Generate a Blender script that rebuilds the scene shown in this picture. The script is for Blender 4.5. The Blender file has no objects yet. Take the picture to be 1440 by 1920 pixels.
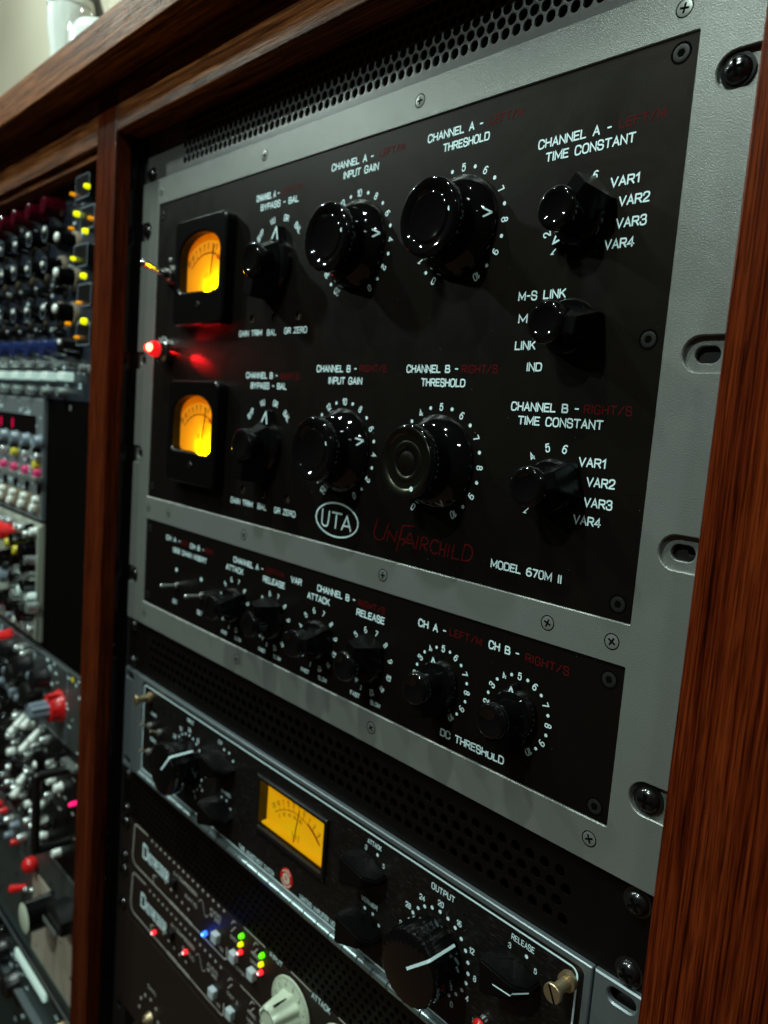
import bpy, bmesh, math, random
from mathutils import Vector, Matrix
random.seed(7)
S = bpy.context.scene
C = S.collection
MM = 0.001
PI = math.pi

# ------------------------------------------------------------------ camera
cam_d = bpy.data.cameras.new("camera"); cam = bpy.data.objects.new("camera", cam_d); C.objects.link(cam)
S.camera = cam
fw = Vector((-0.71885873, 0.68535633, -0.1163135)); rt = Vector((0.68143112, 0.72781625, 0.07703977)); up = Vector((-0.13745454, 0.02387893, 0.9902202))
M = Matrix.Identity(4)
for i in range(3):
    M[i][0] = rt[i]; M[i][1] = up[i]; M[i][2] = -fw[i]
M[0][3], M[1][3], M[2][3] = 606.81*MM, -284.90*MM, 180.68*MM
cam.matrix_world = M
cam_d.sensor_fit = 'VERTICAL'; cam_d.sensor_height = 36.0; cam_d.sensor_width = 27.0
cam_d.lens = 1427.65/1920*36.0
cam_d.clip_start = 0.01; cam_d.clip_end = 50
cam_d.dof.use_dof = True
cam_d.dof.focus_distance = 0.324
cam_d.dof.aperture_fstop = 9.6

# ------------------------------------------------------------------ world and lamps
W = bpy.data.worlds.new("World"); S.world = W; W.use_nodes = True
bg = W.node_tree.nodes['Background']; bg.inputs[0].default_value = (0.62, 0.50, 0.40, 1); bg.inputs[1].default_value = 0.02
S.view_settings.view_transform = 'Standard'; S.view_settings.look = 'None'; S.view_settings.gamma = 1.0
S.view_settings.exposure = 0.0
LT = (0.82, 1.0, 0.93)
def ceiling_or_fill_lamp(x, y, z, watts, dx=38):
    # a short strip of small bulbs: ceiling lamps, and one fill added for the wall
    for k in (-1, 0, 1):
        l = bpy.data.lights.new("ceiling_or_fill_lamp", 'POINT'); l.energy = watts*1.12/3; l.color = LT; l.shadow_soft_size = 0.009
        o = bpy.data.objects.new("ceiling_or_fill_lamp", l); C.objects.link(o); o.location = ((x+k*dx)*MM, (y+k*30)*MM, z*MM)
ceiling_or_fill_lamp(150, -720, 1650, 50)
ceiling_or_fill_lamp(-620, -560, 1500, 36)
ceiling_or_fill_lamp(-1000, -560, 1050, 24)
ceiling_or_fill_lamp(120, -1500, 1500, 62)
ceiling_or_fill_lamp(-1500, 150, 1700, 3.6)  # fill added behind the rack to brighten the wall, no known lamp there
ceiling_or_fill_lamp(1300, -900, 1250, 16)

fl = bpy.data.lights.new('floor_bounce', 'AREA'); fl.shape = 'DISK'; fl.size = 1.8; fl.energy = 0.5; fl.color = (1.0, 0.55, 0.26)
fo = bpy.data.objects.new('floor_bounce', fl); C.objects.link(fo); fo.location = (0.0, -0.75, -1.0); fo.rotation_euler = (PI-0.35, 0, 0)
# ------------------------------------------------------------------ materials
def newmat(name):
    m = bpy.data.materials.new(name); m.use_nodes = True
    return m, m.node_tree, m.node_tree.nodes['Principled BSDF']
def setp(b, col=None, rough=None, metal=None, coat=None, spec=None, emis=None, es=None):
    if col is not None: b.inputs['Base Color'].default_value = (*col, 1)
    if rough is not None: b.inputs['Roughness'].default_value = rough
    if metal is not None: b.inputs['Metallic'].default_value = metal
    if coat is not None: b.inputs['Coat Weight'].default_value = coat; b.inputs['Coat Roughness'].default_value = 0.05
    if spec is not None: b.inputs['Specular IOR Level'].default_value = spec
    if emis is not None: b.inputs['Emission Color'].default_value = (*emis, 1); b.inputs['Emission Strength'].default_value = es
def coords(t, scale=(1, 1, 1)):
    tc = t.nodes.new('ShaderNodeTexCoord'); mp = t.nodes.new('ShaderNodeMapping'); mp.inputs['Scale'].default_value = scale
    t.links.new(tc.outputs['Object'], mp.inputs['Vector']); return mp.outputs[0]
def noise(t, vec, scale, detail=3, rough=0.5, dist=0):
    n = t.nodes.new('ShaderNodeTexNoise'); n.inputs['Scale'].default_value = scale; n.inputs['Detail'].default_value = detail
    n.inputs['Roughness'].default_value = rough; n.inputs['Distortion'].default_value = dist
    t.links.new(vec, n.inputs['Vector']); return n.outputs['Fac']
def ramp(t, fac, stops):
    r = t.nodes.new('ShaderNodeValToRGB'); e = r.color_ramp.elements
    while len(e) < len(stops): e.new(0.5)
    for i, (p, c) in enumerate(stops):
        e[i].position = p; e[i].color = (*c, 1) if len(c) == 3 else c
    t.links.new(fac, r.inputs[0]); return r.outputs[0]
def bump(t, b, h, strength, dist):
    n = t.nodes.new('ShaderNodeBump'); n.inputs['Strength'].default_value = strength; n.inputs['Distance'].default_value = dist
    t.links.new(h, n.inputs['Height']); t.links.new(n.outputs[0], b.inputs['Normal'])
def plain(name, col, rough=0.5, metal=0.0, coat=None, spec=None, bumpy=None, vary=0.0):
    m, t, b = newmat(name); setp(b, col, rough, metal, coat, spec)
    v = coords(t)
    if vary:
        f = noise(t, v, 60, 4)
        c = ramp(t, f, [(0.3, tuple(x*(1-vary) for x in col)), (0.7, tuple(min(1, x*(1+vary)) for x in col))])
        t.links.new(c, b.inputs['Base Color'])
    if bumpy:
        bump(t, b, noise(t, v, bumpy[0], 2), bumpy[1], 0.0002)
    return m
def glow(name, col, strength, base=None):
    m, t, b = newmat(name); setp(b, base or col, 0.25, 0, emis=col, es=strength); return m
def wood(name, axis, dark, mid, light, rough=0.32, seed=0.0):
    m, t, b = newmat(name)
    sc = [1, 1, 1]; sc[axis] = 0.017
    v = coords(t, tuple(sc))
    ad = t.nodes.new('ShaderNodeVectorMath'); ad.operation = 'ADD'; ad.inputs[1].default_value = (seed, seed, seed); t.links.new(v, ad.inputs[0]); v = ad.outputs[0]
    f1 = noise(t, v, 230, 6, 0.65, 0.7)
    f2 = noise(t, v, 1000, 4, 0.65, 0.3)
    sc2 = [1, 1, 1]; sc2[axis] = 0.016
    v2 = coords(t, tuple(sc2)); f3 = noise(t, v2, 1900, 3, 0.6)
    mx = t.nodes.new('ShaderNodeMath'); mx.operation = 'MULTIPLY_ADD'; t.links.new(f2, mx.inputs[0]); mx.inputs[1].default_value = 0.55
    m2 = t.nodes.new('ShaderNodeMath'); m2.operation = 'MULTIPLY'; t.links.new(f1, m2.inputs[0]); m2.inputs[1].default_value = 0.5; t.links.new(m2.outputs[0], mx.inputs[2])
    col = ramp(t, mx.outputs[0], [(0.42, dark), (0.49, mid), (0.62, light)])
    pore = ramp(t, f3, [(0.42, (0.22, 0.16, 0.14)), (0.49, (1, 1, 1))])
    mu = t.nodes.new('ShaderNodeMix'); mu.data_type = 'RGBA'; mu.blend_type = 'MULTIPLY'; mu.inputs[0].default_value = 0.75
    t.links.new(col, mu.inputs[6]); t.links.new(pore, mu.inputs[7]); t.links.new(mu.outputs[2], b.inputs['Base Color'])
    b.inputs['Roughness'].default_value = rough; b.inputs['Coat Weight'].default_value = 0.0; b.inputs['Coat Roughness'].default_value = 0.3; b.inputs['Specular IOR Level'].default_value = 0.10; b.inputs['Specular Tint'].default_value = (1.0, 0.75, 0.5, 1)
    bump(t, b, pore, 0.5, 0.0003)
    return m
def painted_steel(name, col, rough, metal, sc=1400, st=0.35):
    m, t, b = newmat(name); setp(b, col, rough, metal)
    v = coords(t); h = noise(t, v, sc, 2, 0.6); bump(t, b, h, st, 0.0002)
    f = noise(t, v, 25, 5, 0.6)
    c = ramp(t, f, [(0.3, tuple(x*0.95 for x in col)), (0.7, tuple(x*1.04 for x in col))]); t.links.new(c, b.inputs['Base Color'])
    r = ramp(t, noise(t, v, 90, 4), [(0.3, (rough*0.93,)*3), (0.7, (rough*1.06,)*3)]); t.links.new(r, b.inputs['Roughness'])
    return m
def black_panel(name, col, rough, streak=0.0):
    m, t, b = newmat(name); setp(b, col, rough, 0.0, spec=0.16); b.inputs['Specular Tint'].default_value = (1.0, 0.82, 0.68, 1)
    v = coords(t, (0.35, 1, 1.0)) ; h = noise(t, v, 2200, 3, 0.6); bump(t, b, h, 0.25, 0.0001)
    f = noise(t, coords(t), 22, 7, 0.75, 1.5)
    r = ramp(t, f, [(0.3, (rough*0.88,)*3), (0.7, (rough*1.12,)*3)]); t.links.new(r, b.inputs['Roughness'])
    if streak:
        v2 = coords(t, (0.12, 1, 1)); s = noise(t, v2, 1500, 3, 0.7)
        c = ramp(t, s, [(0.55, col), (0.72, tuple(x+streak for x in col))]); t.links.new(c, b.inputs['Base Color'])
    else:
        vo = t.nodes.new('ShaderNodeTexVoronoi'); vo.inputs['Scale'].default_value = 170; t.links.new(coords(t), vo.inputs['Vector'])
        c = ramp(t, vo.outputs['Distance'], [(0.02, (0.12, 0.12, 0.115)), (0.035, col)]); t.links.new(c, b.inputs['Base Color'])
    return m
MT = {}
MT['grey'] = painted_steel('grey_hammered_paint', (0.198, 0.207, 0.192), 0.35, 0.4, 1800, 0.75)
MT['greyedge'] = MT['grey']
MT['panel'] = black_panel('black_engraved_panel', (0.0034, 0.0027, 0.0022), 0.40)
MT['panel176'] = black_panel('black_brushed_panel', (0.006, 0.005, 0.0045), 0.32, 0.03)
MT['vent'] = painted_steel('dark_grey_vent_steel', (0.10, 0.10, 0.098), 0.36, 0.5)
MT['ventdark'] = painted_steel('black_vent_steel', (0.0030, 0.0022, 0.0018), 0.45, 0.0, 900, 0.1); MT['ventdark'].node_tree.nodes['Principled BSDF'].inputs['Specular IOR Level'].default_value = 0.12
MT['dist'] = black_panel('black_brown_panel', (0.016, 0.011, 0.009), 0.5)
MT['knob'] = plain('glossy_black_bakelite', (0.0025, 0.0024, 0.0025), 0.045)
MT['knobbody'] = plain('dull_black_bakelite', (0.0022, 0.002, 0.002), 0.26, spec=0.18)
MT['knobsatin'] = plain('satin_black_plastic', (0.006, 0.006, 0.006), 0.28)
MT['white'] = plain('white_engraving_paint', (0.66, 0.84, 0.86), 0.6)
MT['dimwhite'] = plain('cream_screen_print', (0.50, 0.48, 0.42), 0.6)
MT['red'] = plain('red_engraving_paint', (0.095, 0.003, 0.004), 0.7, spec=0.05)
MT['chrome'] = plain('polished_chrome', (0.75, 0.76, 0.74), 0.12, 1.0)
MT['nickel'] = plain('brushed_nickel_screw', (0.26, 0.27, 0.25), 0.38, 0.55)
MT['blackscrew'] = plain('black_oxide_steel', (0.06, 0.06, 0.06), 0.2, 0.9)
MT['brass'] = plain('aged_brass', (0.36, 0.275, 0.16), 0.38, 0.8, vary=0.2)
MT['alu'] = painted_steel('dull_aluminium', (0.16, 0.19, 0.20), 0.38, 0.6, 2500, 0.06)
MT['hinge'] = painted_steel('steel_piano_hinge', (0.34, 0.42, 0.43), 0.3, 0.85, 2500, 0.02)
MT['dark'] = plain('dark_cavity', (0.003, 0.0027, 0.0025), 0.9, spec=0.0)
MT['gloss_black'] = plain('gloss_black_paint', (0.004, 0.003, 0.003), 0.16)
MT['pscrew'] = plain('blackened_screw', (0.014, 0.014, 0.013), 0.45, 0.0, spec=0.2)
MT['rail'] = painted_steel('black_rack_rail', (0.010, 0.008, 0.008), 0.45, 0.1, 900, 0.2)
RW = ((0.016, 0.0018, 0.0006), (0.075, 0.0090, 0.0020), (0.15, 0.024, 0.005))
MT['woodv'] = wood('red_oak_vertical', 2, *RW, seed=3.1)
MT['woodv2'] = wood('red_oak_vertical_left', 2, (0.022, 0.0025, 0.0008), (0.056, 0.0078, 0.002), (0.115, 0.022, 0.0055), seed=9.2)
MT['woodh'] = wood('brown_oak_horizontal', 0, (0.018, 0.0045, 0.0015), (0.10, 0.027, 0.0075), (0.32, 0.115, 0.036), rough=0.45, seed=1.7)
MT['tan'] = plain('tan_collar', (0.20, 0.16, 0.11), 0.5)
MT['cream'] = plain('cream_plastic', (0.50, 0.56, 0.43), 0.35)
MT['white_btn'] = plain('pale_grey_button', (0.42, 0.48, 0.50), 0.35)
MT['needle'] = plain('needle_black', (0.05, 0.012, 0.004), 0.5)
MT['scale_ink'] = plain('dial_ink', (0.06, 0.012, 0.001), 0.7)
MT['scale_red'] = plain('dial_red_ink', (0.5, 0.03, 0.004), 0.7)
MT['redplastic'] = plain('red_plastic', (0.60, 0.012, 0.012), 0.25)
MT['darkred'] = plain('maroon_plastic', (0.045, 0.001, 0.005), 0.15, coat=0.3)
MT['blueplastic'] = plain('navy_plastic', (0.012, 0.022, 0.085), 0.15, coat=0.5)
MT['greyplastic'] = plain('blue_grey_plastic', (0.16, 0.20, 0.24), 0.3)
MT['silver'] = plain('silver_cap', (0.55, 0.60, 0.58), 0.25, 0.8)
MT['greypanel'] = painted_steel('mid_grey_module', (0.13, 0.15, 0.155), 0.5, 0.2)
MT['creampanel'] = painted_steel('speckled_cream_module', (0.30, 0.32, 0.26), 0.5, 0.1, 500, 0.4)
MT['bluepanel'] = painted_steel('blue_black_module', (0.012, 0.016, 0.024), 0.4, 0.0)
MT['yellowcap'] = plain('yellow_plastic', (0.60, 0.52, 0.03), 0.4)
MT['pinkcap'] = plain('pink_plastic', (0.60, 0.03, 0.14), 0.4)
MT['greypanel_d'] = painted_steel('charcoal_module', (0.040, 0.045, 0.042), 0.5, 0.2)
MT['paleplate'] = painted_steel('scratched_pale_plate', (0.42, 0.37, 0.29), 0.45, 0.2, 60, 0.3)
MT['greenpanel'] = painted_steel('green_black_module', (0.018, 0.030, 0.028), 0.4, 0.1)
MT['ceramic'] = plain('white_ceramic', (0.75, 0.80, 0.74), 0.35)
# meters
def dial_glow(name, lo, hi, strength):
    m, t, b = newmat(name); setp(b, (0.8, 0.46, 0.01), 0.6)
    f = noise(t, coords(t), 45, 3, 0.5)
    c = ramp(t, f, [(0.3, lo), (0.7, hi)]); t.links.new(c, b.inputs['Emission Color']); b.inputs['Emission Strength'].default_value = strength
    return m
MT['dial'] = dial_glow('backlit_orange_dial', (0.80, 0.11, 0.0), (1.0, 0.20, 0.0), 0.45)
MT['dial176'] = dial_glow('backlit_yellow_dial', (0.74, 0.30, 0.0), (0.70, 0.42, 0.0), 0.82)
MT['dial176'].node_tree.nodes['Principled BSDF'].inputs['Base Color'].default_value = (0.25, 0.15, 0.01, 1)
MT['bulb'] = glow('dial_bulb', (0.74, 1.0, 0.0), 2.0)
MT['jewel'] = glow('red_jewel_glass', (1.0, 0.012, 0.015), 0.75, (0.6, 0.0, 0.0))
MT['jewelcore'] = glow('jewel_filament', (1.0, 0.50, 0.25), 3)
MT['ledred'] = glow('red_led', (1.0, 0.02, 0.03), 1.4)
MT['ledcore'] = glow('led_core', (1.0, 0.75, 0.72), 2.0)
MT['ledblue'] = glow('blue_led', (0.02, 0.12, 1.0), 3.0)
MT['ledbluecore'] = glow('blue_led_core', (0.25, 0.85, 1.0), 2.5)
MT['ledgreen'] = glow('green_led', (0.10, 0.85, 0.0), 1.2)
MT['ledyellow'] = glow('yellow_led', (0.75, 0.80, 0.0), 1.1)
MT['ledorange'] = glow('orange_led', (1.0, 0.35, 0.0), 0.4)
MT['ledpink'] = glow('pink_led', (1.0, 0.01, 0.16), 1.1)
MT['ledpinkdim'] = glow('dim_pink_digit', (0.9, 0.0, 0.08), 0.35)
MT['ledstrip'] = glow('white_lit_strip', (0.52, 0.80, 0.70), 0.6, (0.3,0.3,0.28))
gm = bpy.data.materials.new('meter_glass'); gm.use_nodes = True; gt = gm.node_tree; gt.nodes.clear()
go = gt.nodes.new('ShaderNodeOutputMaterial'); gx = gt.nodes.new('ShaderNodeMixShader'); g1 = gt.nodes.new('ShaderNodeBsdfTransparent'); g2 = gt.nodes.new('ShaderNodeBsdfGlossy'); gf = gt.nodes.new('ShaderNodeFresnel')
g2.inputs['Roughness'].default_value = 0.02; gf.inputs[0].default_value = 1.35
gt.links.new(gf.outputs[0], gx.inputs[0]); gt.links.new(g1.outputs[0], gx.inputs[1]); gt.links.new(g2.outputs[0], gx.inputs[2]); gt.links.new(gx.outputs[0], go.inputs[0])
MT['glass'] = gm
jg = gm.copy(); jg.name = 'jar_glass'; MT['jarglass'] = jg
for n_ in jg.node_tree.nodes:
    if n_.type == 'MIX_SHADER':
        for l_ in list(n_.inputs[0].links): jg.node_tree.links.remove(l_)
        n_.inputs[0].default_value = 0.10
mw, tw, bw = newmat('pale_wall'); 
cw = ramp(tw, noise(tw, coords(tw), 1.6, 2), [(0.3, (0.40, 0.35, 0.26)), (0.7, (0.66, 0.60, 0.47))]); tw.links.new(cw, bw.inputs['Base Color']); setp(bw, rough=0.8); MT['wall'] = mw

# ------------------------------------------------------------------ geometry helpers (mm)
class MB:
    def __init__(s): s.v = []; s.f = []
    def add(s, vs, fs):
        n = len(s.v); s.v += [tuple(p) for p in vs]; s.f += [tuple(i+n for i in f) for f in fs]; return s
    def box(s, x0, x1, y0, y1, z0, z1):
        return s.add([(x, y, z) for x in (x0, x1) for y in (y0, y1) for z in (z0, z1)],
                     [(0, 1, 3, 2), (4, 6, 7, 5), (0, 4, 5, 1), (2, 3, 7, 6), (0, 2, 6, 4), (1, 5, 7, 3)])
    def prism(s, poly, y0, y1, ch=0.0):
        # closed polygon (x,z) counter-clockwise, front face at y0 (towards viewer)
        n = len(poly)
        if ch:
            ins = offset(poly, -ch); vs = [(x, y0, z) for x, z in ins]+[(x, y0+ch, z) for x, z in poly]+[(x, y1, z) for x, z in poly]
            fs = [tuple(range(n))]+[(i, n+i, n+(i+1) % n, (i+1) % n) for i in range(n)]+[(n+i, 2*n+i, 2*n+(i+1) % n, n+(i+1) % n) for i in range(n)]+[tuple(reversed(range(2*n, 3*n)))]
        else:
            vs = [(x, y0, z) for x, z in poly]+[(x, y1, z) for x, z in poly]
            fs = [tuple(range(n))]+[(i, n+i, n+(i+1) % n, (i+1) % n) for i in range(n)]+[tuple(reversed(range(n, 2*n)))]
        return s.add(vs, fs)
    def lathe(s, prof, cx=0, cz=0, seg=40, flute=None):
        # prof [(r, y)...] revolved round the Y axis
        vs = []; fs = []
        for r, y in prof:
            for k in range(seg):
                a = 2*PI*k/seg; rr = r
                if flute and r > 0.5: rr = r*(1-flute[1]*(0.5-0.5*math.cos(a*flute[0])))
                vs.append((cx+rr*math.cos(a), y, cz+rr*math.sin(a)))
        for j in range(len(prof)-1):
            for k in range(seg):
                k2 = (k+1) % seg
                fs.append((j*seg+k, (j+1)*seg+k, (j+1)*seg+k2, j*seg+k2))
        if prof[0][0] > 1e-6: fs.append(tuple(range(seg)))
        if prof[-1][0] > 1e-6: fs.append(tuple(reversed(range((len(prof)-1)*seg, len(prof)*seg))))
        return s.add(vs, fs)
    def tube(s, p, q, r0, r1, seg=14):
        p = Vector(p); q = Vector(q); d = (q-p).normalized(); u = d.orthogonal().normalized(); w = d.cross(u)
        vs = []
        for c, r in ((p, r0), (q, r1)):
            for k in range(seg):
                a = 2*PI*k/seg; vs.append(tuple(c+u*r*math.cos(a)+w*r*math.sin(a)))
        fs = [(k, (k+1) % seg, seg+(k+1) % seg, seg+k) for k in range(seg)]+[tuple(reversed(range(seg))), tuple(range(seg, 2*seg))]
        return s.add(vs, fs)
    def path(s, pts, r, seg=10):
        for a, b in zip(pts[:-1], pts[1:]): s.tube(a, b, r, r, seg)
        for p in pts: s.ball(p, r, 8, 6)
        return s
    def ball(s, c, r, n=16, m=10, sy=1.0):
        vs = [(c[0], c[1]-r*sy, c[2])]; fs = []
        for j in range(1, m):
            t = PI*j/m
            for k in range(n):
                a = 2*PI*k/n; vs.append((c[0]+r*math.sin(t)*math.cos(a), c[1]-r*sy*math.cos(t), c[2]+r*math.sin(t)*math.sin(a)))
        vs.append((c[0], c[1]+r*sy, c[2]))
        for k in range(n):
            fs.append((0, 1+k, 1+(k+1) % n)); fs.append((len(vs)-1, 1+(m-2)*n+(k+1) % n, 1+(m-2)*n+k))
            for j in range(m-2): fs.append((1+j*n+k, 1+(j+1)*n+k, 1+(j+1)*n+(k+1) % n, 1+j*n+(k+1) % n))
        return s.add(vs, fs)
    def hull(s, pts, bev=0.35):
        bm = bmesh.new()
        for p in pts: bm.verts.new(p)
        bmesh.ops.convex_hull(bm, input=bm.verts)
        for v in [v for v in bm.verts if not v.link_faces]: bm.verts.remove(v)
        bmesh.ops.dissolve_limit(bm, angle_limit=0.02, verts=bm.verts[:], edges=bm.edges[:])
        if bev: bmesh.ops.bevel(bm, geom=bm.edges[:], offset=bev, segments=2, affect='EDGES', clamp_overlap=True)
        bm.verts.index_update()
        s.add([v.co[:] for v in bm.verts], [[v.index for v in f.verts] for f in bm.faces]); bm.free(); return s
    def plate(s, outer, holes, y0, y1, ch=0.35):
        # flat plate with holes, chamfered front edges
        bm = bmesh.new(); loops = []
        for li, lp in enumerate([outer]+holes):
            lp2 = offset(lp, -ch if li == 0 else ch)
            vs = [bm.verts.new((x, y0, z)) for x, z in lp2]; loops.append(lp)
            for i in range(len(vs)): bm.edges.new((vs[i], vs[(i+1) % len(vs)]))
        bmesh.ops.triangle_fill(bm, use_beauty=True, use_dissolve=False, edges=bm.edges[:], normal=(0, -1, 0))
        bm.verts.index_update(); bm.normal_update()
        fs = []
        for f in bm.faces:
            ids = [v.index for v in f.verts]
            fs.append(ids if f.normal.y < 0 else ids[::-1])
        s.add([v.co[:] for v in bm.verts], fs); bm.free()
        for li, lp in enumerate([outer]+holes):
            a = offset(lp, -ch if li == 0 else ch); n = len(lp)
            vs = [(x, y0, z) for x, z in a]+[(x, y0+ch, z) for x, z in lp]+[(x, y1, z) for x, z in lp]
            fs = []
            for i in range(n):
                j = (i+1) % n
                for k in (0, n):
                    q = (k+i, k+n+i, k+n+j, k+j); fs.append(q if li == 0 else q[::-1])
            s.add(vs, fs)
        return s
    def ribbon(s, pts, w, y, closed=False, caps=True):
        # flat stroke in the XZ plane facing -Y
        P = [Vector(p) for p in pts]; n = len(P)
        if n < 2: return s
        L = []; R = []
        for i in range(n):
            a = P[i-1] if (i > 0 or closed) else None; b = P[(i+1) % n] if (i < n-1 or closed) else None
            d1 = (P[i]-a).normalized() if a is not None else None; d2 = (b-P[i]).normalized() if b is not None else None
            if d1 is None: d1 = d2
            if d2 is None: d2 = d1
            t = (d1+d2)
            if t.length < 1e-6: t = d1
            t.normalize(); nn = Vector((-t.y, t.x)); c = max(0.45, abs(nn.dot(Vector((-d1.y, d1.x)))))
            L.append(P[i]+nn*w/2/c); R.append(P[i]-nn*w/2/c)
        vs = [(p.x, y, p.y) for p in L]+[(p.x, y, p.y) for p in R]
        fs = [(i, i+n, (i+1) % n+n, (i+1) % n) for i in range(n if closed else n-1)]
        s.add(vs, fs)
        if caps and not closed:
            for c, d in ((P[0], P[0]-P[1]), (P[-1], P[-1]-P[-2])):
                d = d.normalized(); nn = Vector((-d.y, d.x)); m = 5
                pp = [c+(nn*math.cos(PI*k/m)+d*math.sin(PI*k/m))*w/2 for k in range(m+1)]
                s.add([(p.x, y, p.y) for p in pp], [tuple(reversed(range(m+1)))])
        return s
    def disc(s, x, z, r, y, seg=14):
        return s.add([(x+r*math.cos(2*PI*k/seg), y, z+r*math.sin(2*PI*k/seg)) for k in range(seg)], [tuple(range(seg))])
    def ring(s, x, z, r, w, y, a0=0, a1=360, seg=40):
        cl = abs(a1-a0) >= 360
        n = max(4, int(seg*abs(a1-a0)/360))
        pts = [(x+r*math.sin(math.radians(a0+(a1-a0)*k/n)), z+r*math.cos(math.radians(a0+(a1-a0)*k/n))) for k in range(n if cl else n+1)]
        return s.ribbon(pts, w, y, closed=cl, caps=False)
def offset(poly, d):
    # positive grows the polygon (orientation independent)
    n = len(poly); ar = sum(poly[i][0]*poly[(i+1) % n][1]-poly[(i+1) % n][0]*poly[i][1] for i in range(n))
    sg = 1 if ar > 0 else -1; out = []
    for i in range(n):
        a = Vector(poly[i-1]); b = Vector(poly[i]); c = Vector(poly[(i+1) % n])
        d1 = (b-a); d2 = (c-b)
        if d1.length < 1e-9 or d2.length < 1e-9: out.append(tuple(b)); continue
        d1.normalize(); d2.normalize(); n1 = Vector((d1.y, -d1.x))*sg; n2 = Vector((d2.y, -d2.x))*sg
        m = (n1+n2)
        if m.length < 1e-6: out.append(tuple(b)); continue
        m.normalize(); k = max(0.4, m.dot(n1)); q = b+m*d/k; out.append((q.x, q.y))
    return out
def rrect(x0, x1, z0, z1, r, n=6):
    out = []
    for cx, cz, a0 in ((x1-r, z0+r, -90), (x1-r, z1-r, 0), (x0+r, z1-r, 90), (x0+r, z0+r, 180)):
        for k in range(n+1):
            a = math.radians(a0+90*k/n); out.append((cx+r*math.cos(a), cz+r*math.sin(a)))
    return out
def T(x, z, y):
    # measured on the reference plane y=0 -> the same line of sight's place on a plane at depth y is scaled about the camera foot
    k = (y+284.9)/284.9
    return 606.81+(x-606.81)*k, 180.68+(z-180.68)*k

_mesh = {}
def mkobj(name, mesh, parent=None, loc=(0, 0, 0), rot=0.0, label=None, kind=None):
    o = bpy.data.objects.new(name, mesh); C.objects.link(o)
    if parent: o.parent = parent
    o.location = tuple(c*MM for c in loc); o.rotation_euler = (0, rot, 0)
    if label: o['label'] = label
    if kind: o['kind'] = kind
    return o
def mesh_of(mb, mat, sharp=35, name='m', org=(0, 0, 0)):
    me = bpy.data.meshes.new(name)
    me.from_pydata([((x-org[0])*MM, (y-org[1])*MM, (z-org[2])*MM) for x, y, z in mb.v], [], mb.f)
    me.materials.append(mat if not isinstance(mat, str) else MT[mat]); me.update()
    me.shade_smooth(); me.set_sharp_from_angle(angle=math.radians(sharp)); return me
def part(name, mb, mat, th, label=None, kind=None, bevel=0, sharp=35, par=None):
    # mesh given in absolute rack mm; th = thing (Empty) with th['_o']
    o = mkobj(name, mesh_of(mb, mat, sharp, name, ORG[th.name]), par or th, label=label, kind=kind)
    if bevel:
        b = o.modifiers.new('bevel', 'BEVEL'); b.width = bevel*MM; b.segments = 2; b.limit_method = 'ANGLE'; b.angle_limit = math.radians(40)
    return o
ORG = {}
def thing(name, label, cat, org, group=None):
    o = bpy.data.objects.new(name, None); C.objects.link(o); o.empty_display_size = 0.02
    o.location = tuple(c*MM for c in org); o['label'] = label; o['category'] = cat
    if group: o['group'] = group
    ORG[o.name] = org
    return o
def put(th, name, mesh, x, y, z, rot=0, label=None):
    g = ORG[th.name]; return mkobj(name, mesh, th, (x-g[0], y-g[1], z-g[2]), rot, label)
def sub(par, name, mesh, label=None, loc=(0, 0, 0), rot=0):
    return mkobj(name, mesh, par, loc, rot, label)

# ------------------------------------------------------------------ engraved stroke lettering
def ch(pts, closed=False, it=2):
    for _ in range(it):
        o = []; n = len(pts)
        rng = range(n if closed else n-1)
        if not closed: o.append(pts[0])
        for i in rng:
            a = pts[i]; b = pts[(i+1) % n]
            o.append((a[0]*.75+b[0]*.25, a[1]*.75+b[1]*.25)); o.append((a[0]*.25+b[0]*.75, a[1]*.25+b[1]*.75))
        if not closed: o.append(pts[-1])
        pts = o
    return pts
def G(*st): return st
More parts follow.
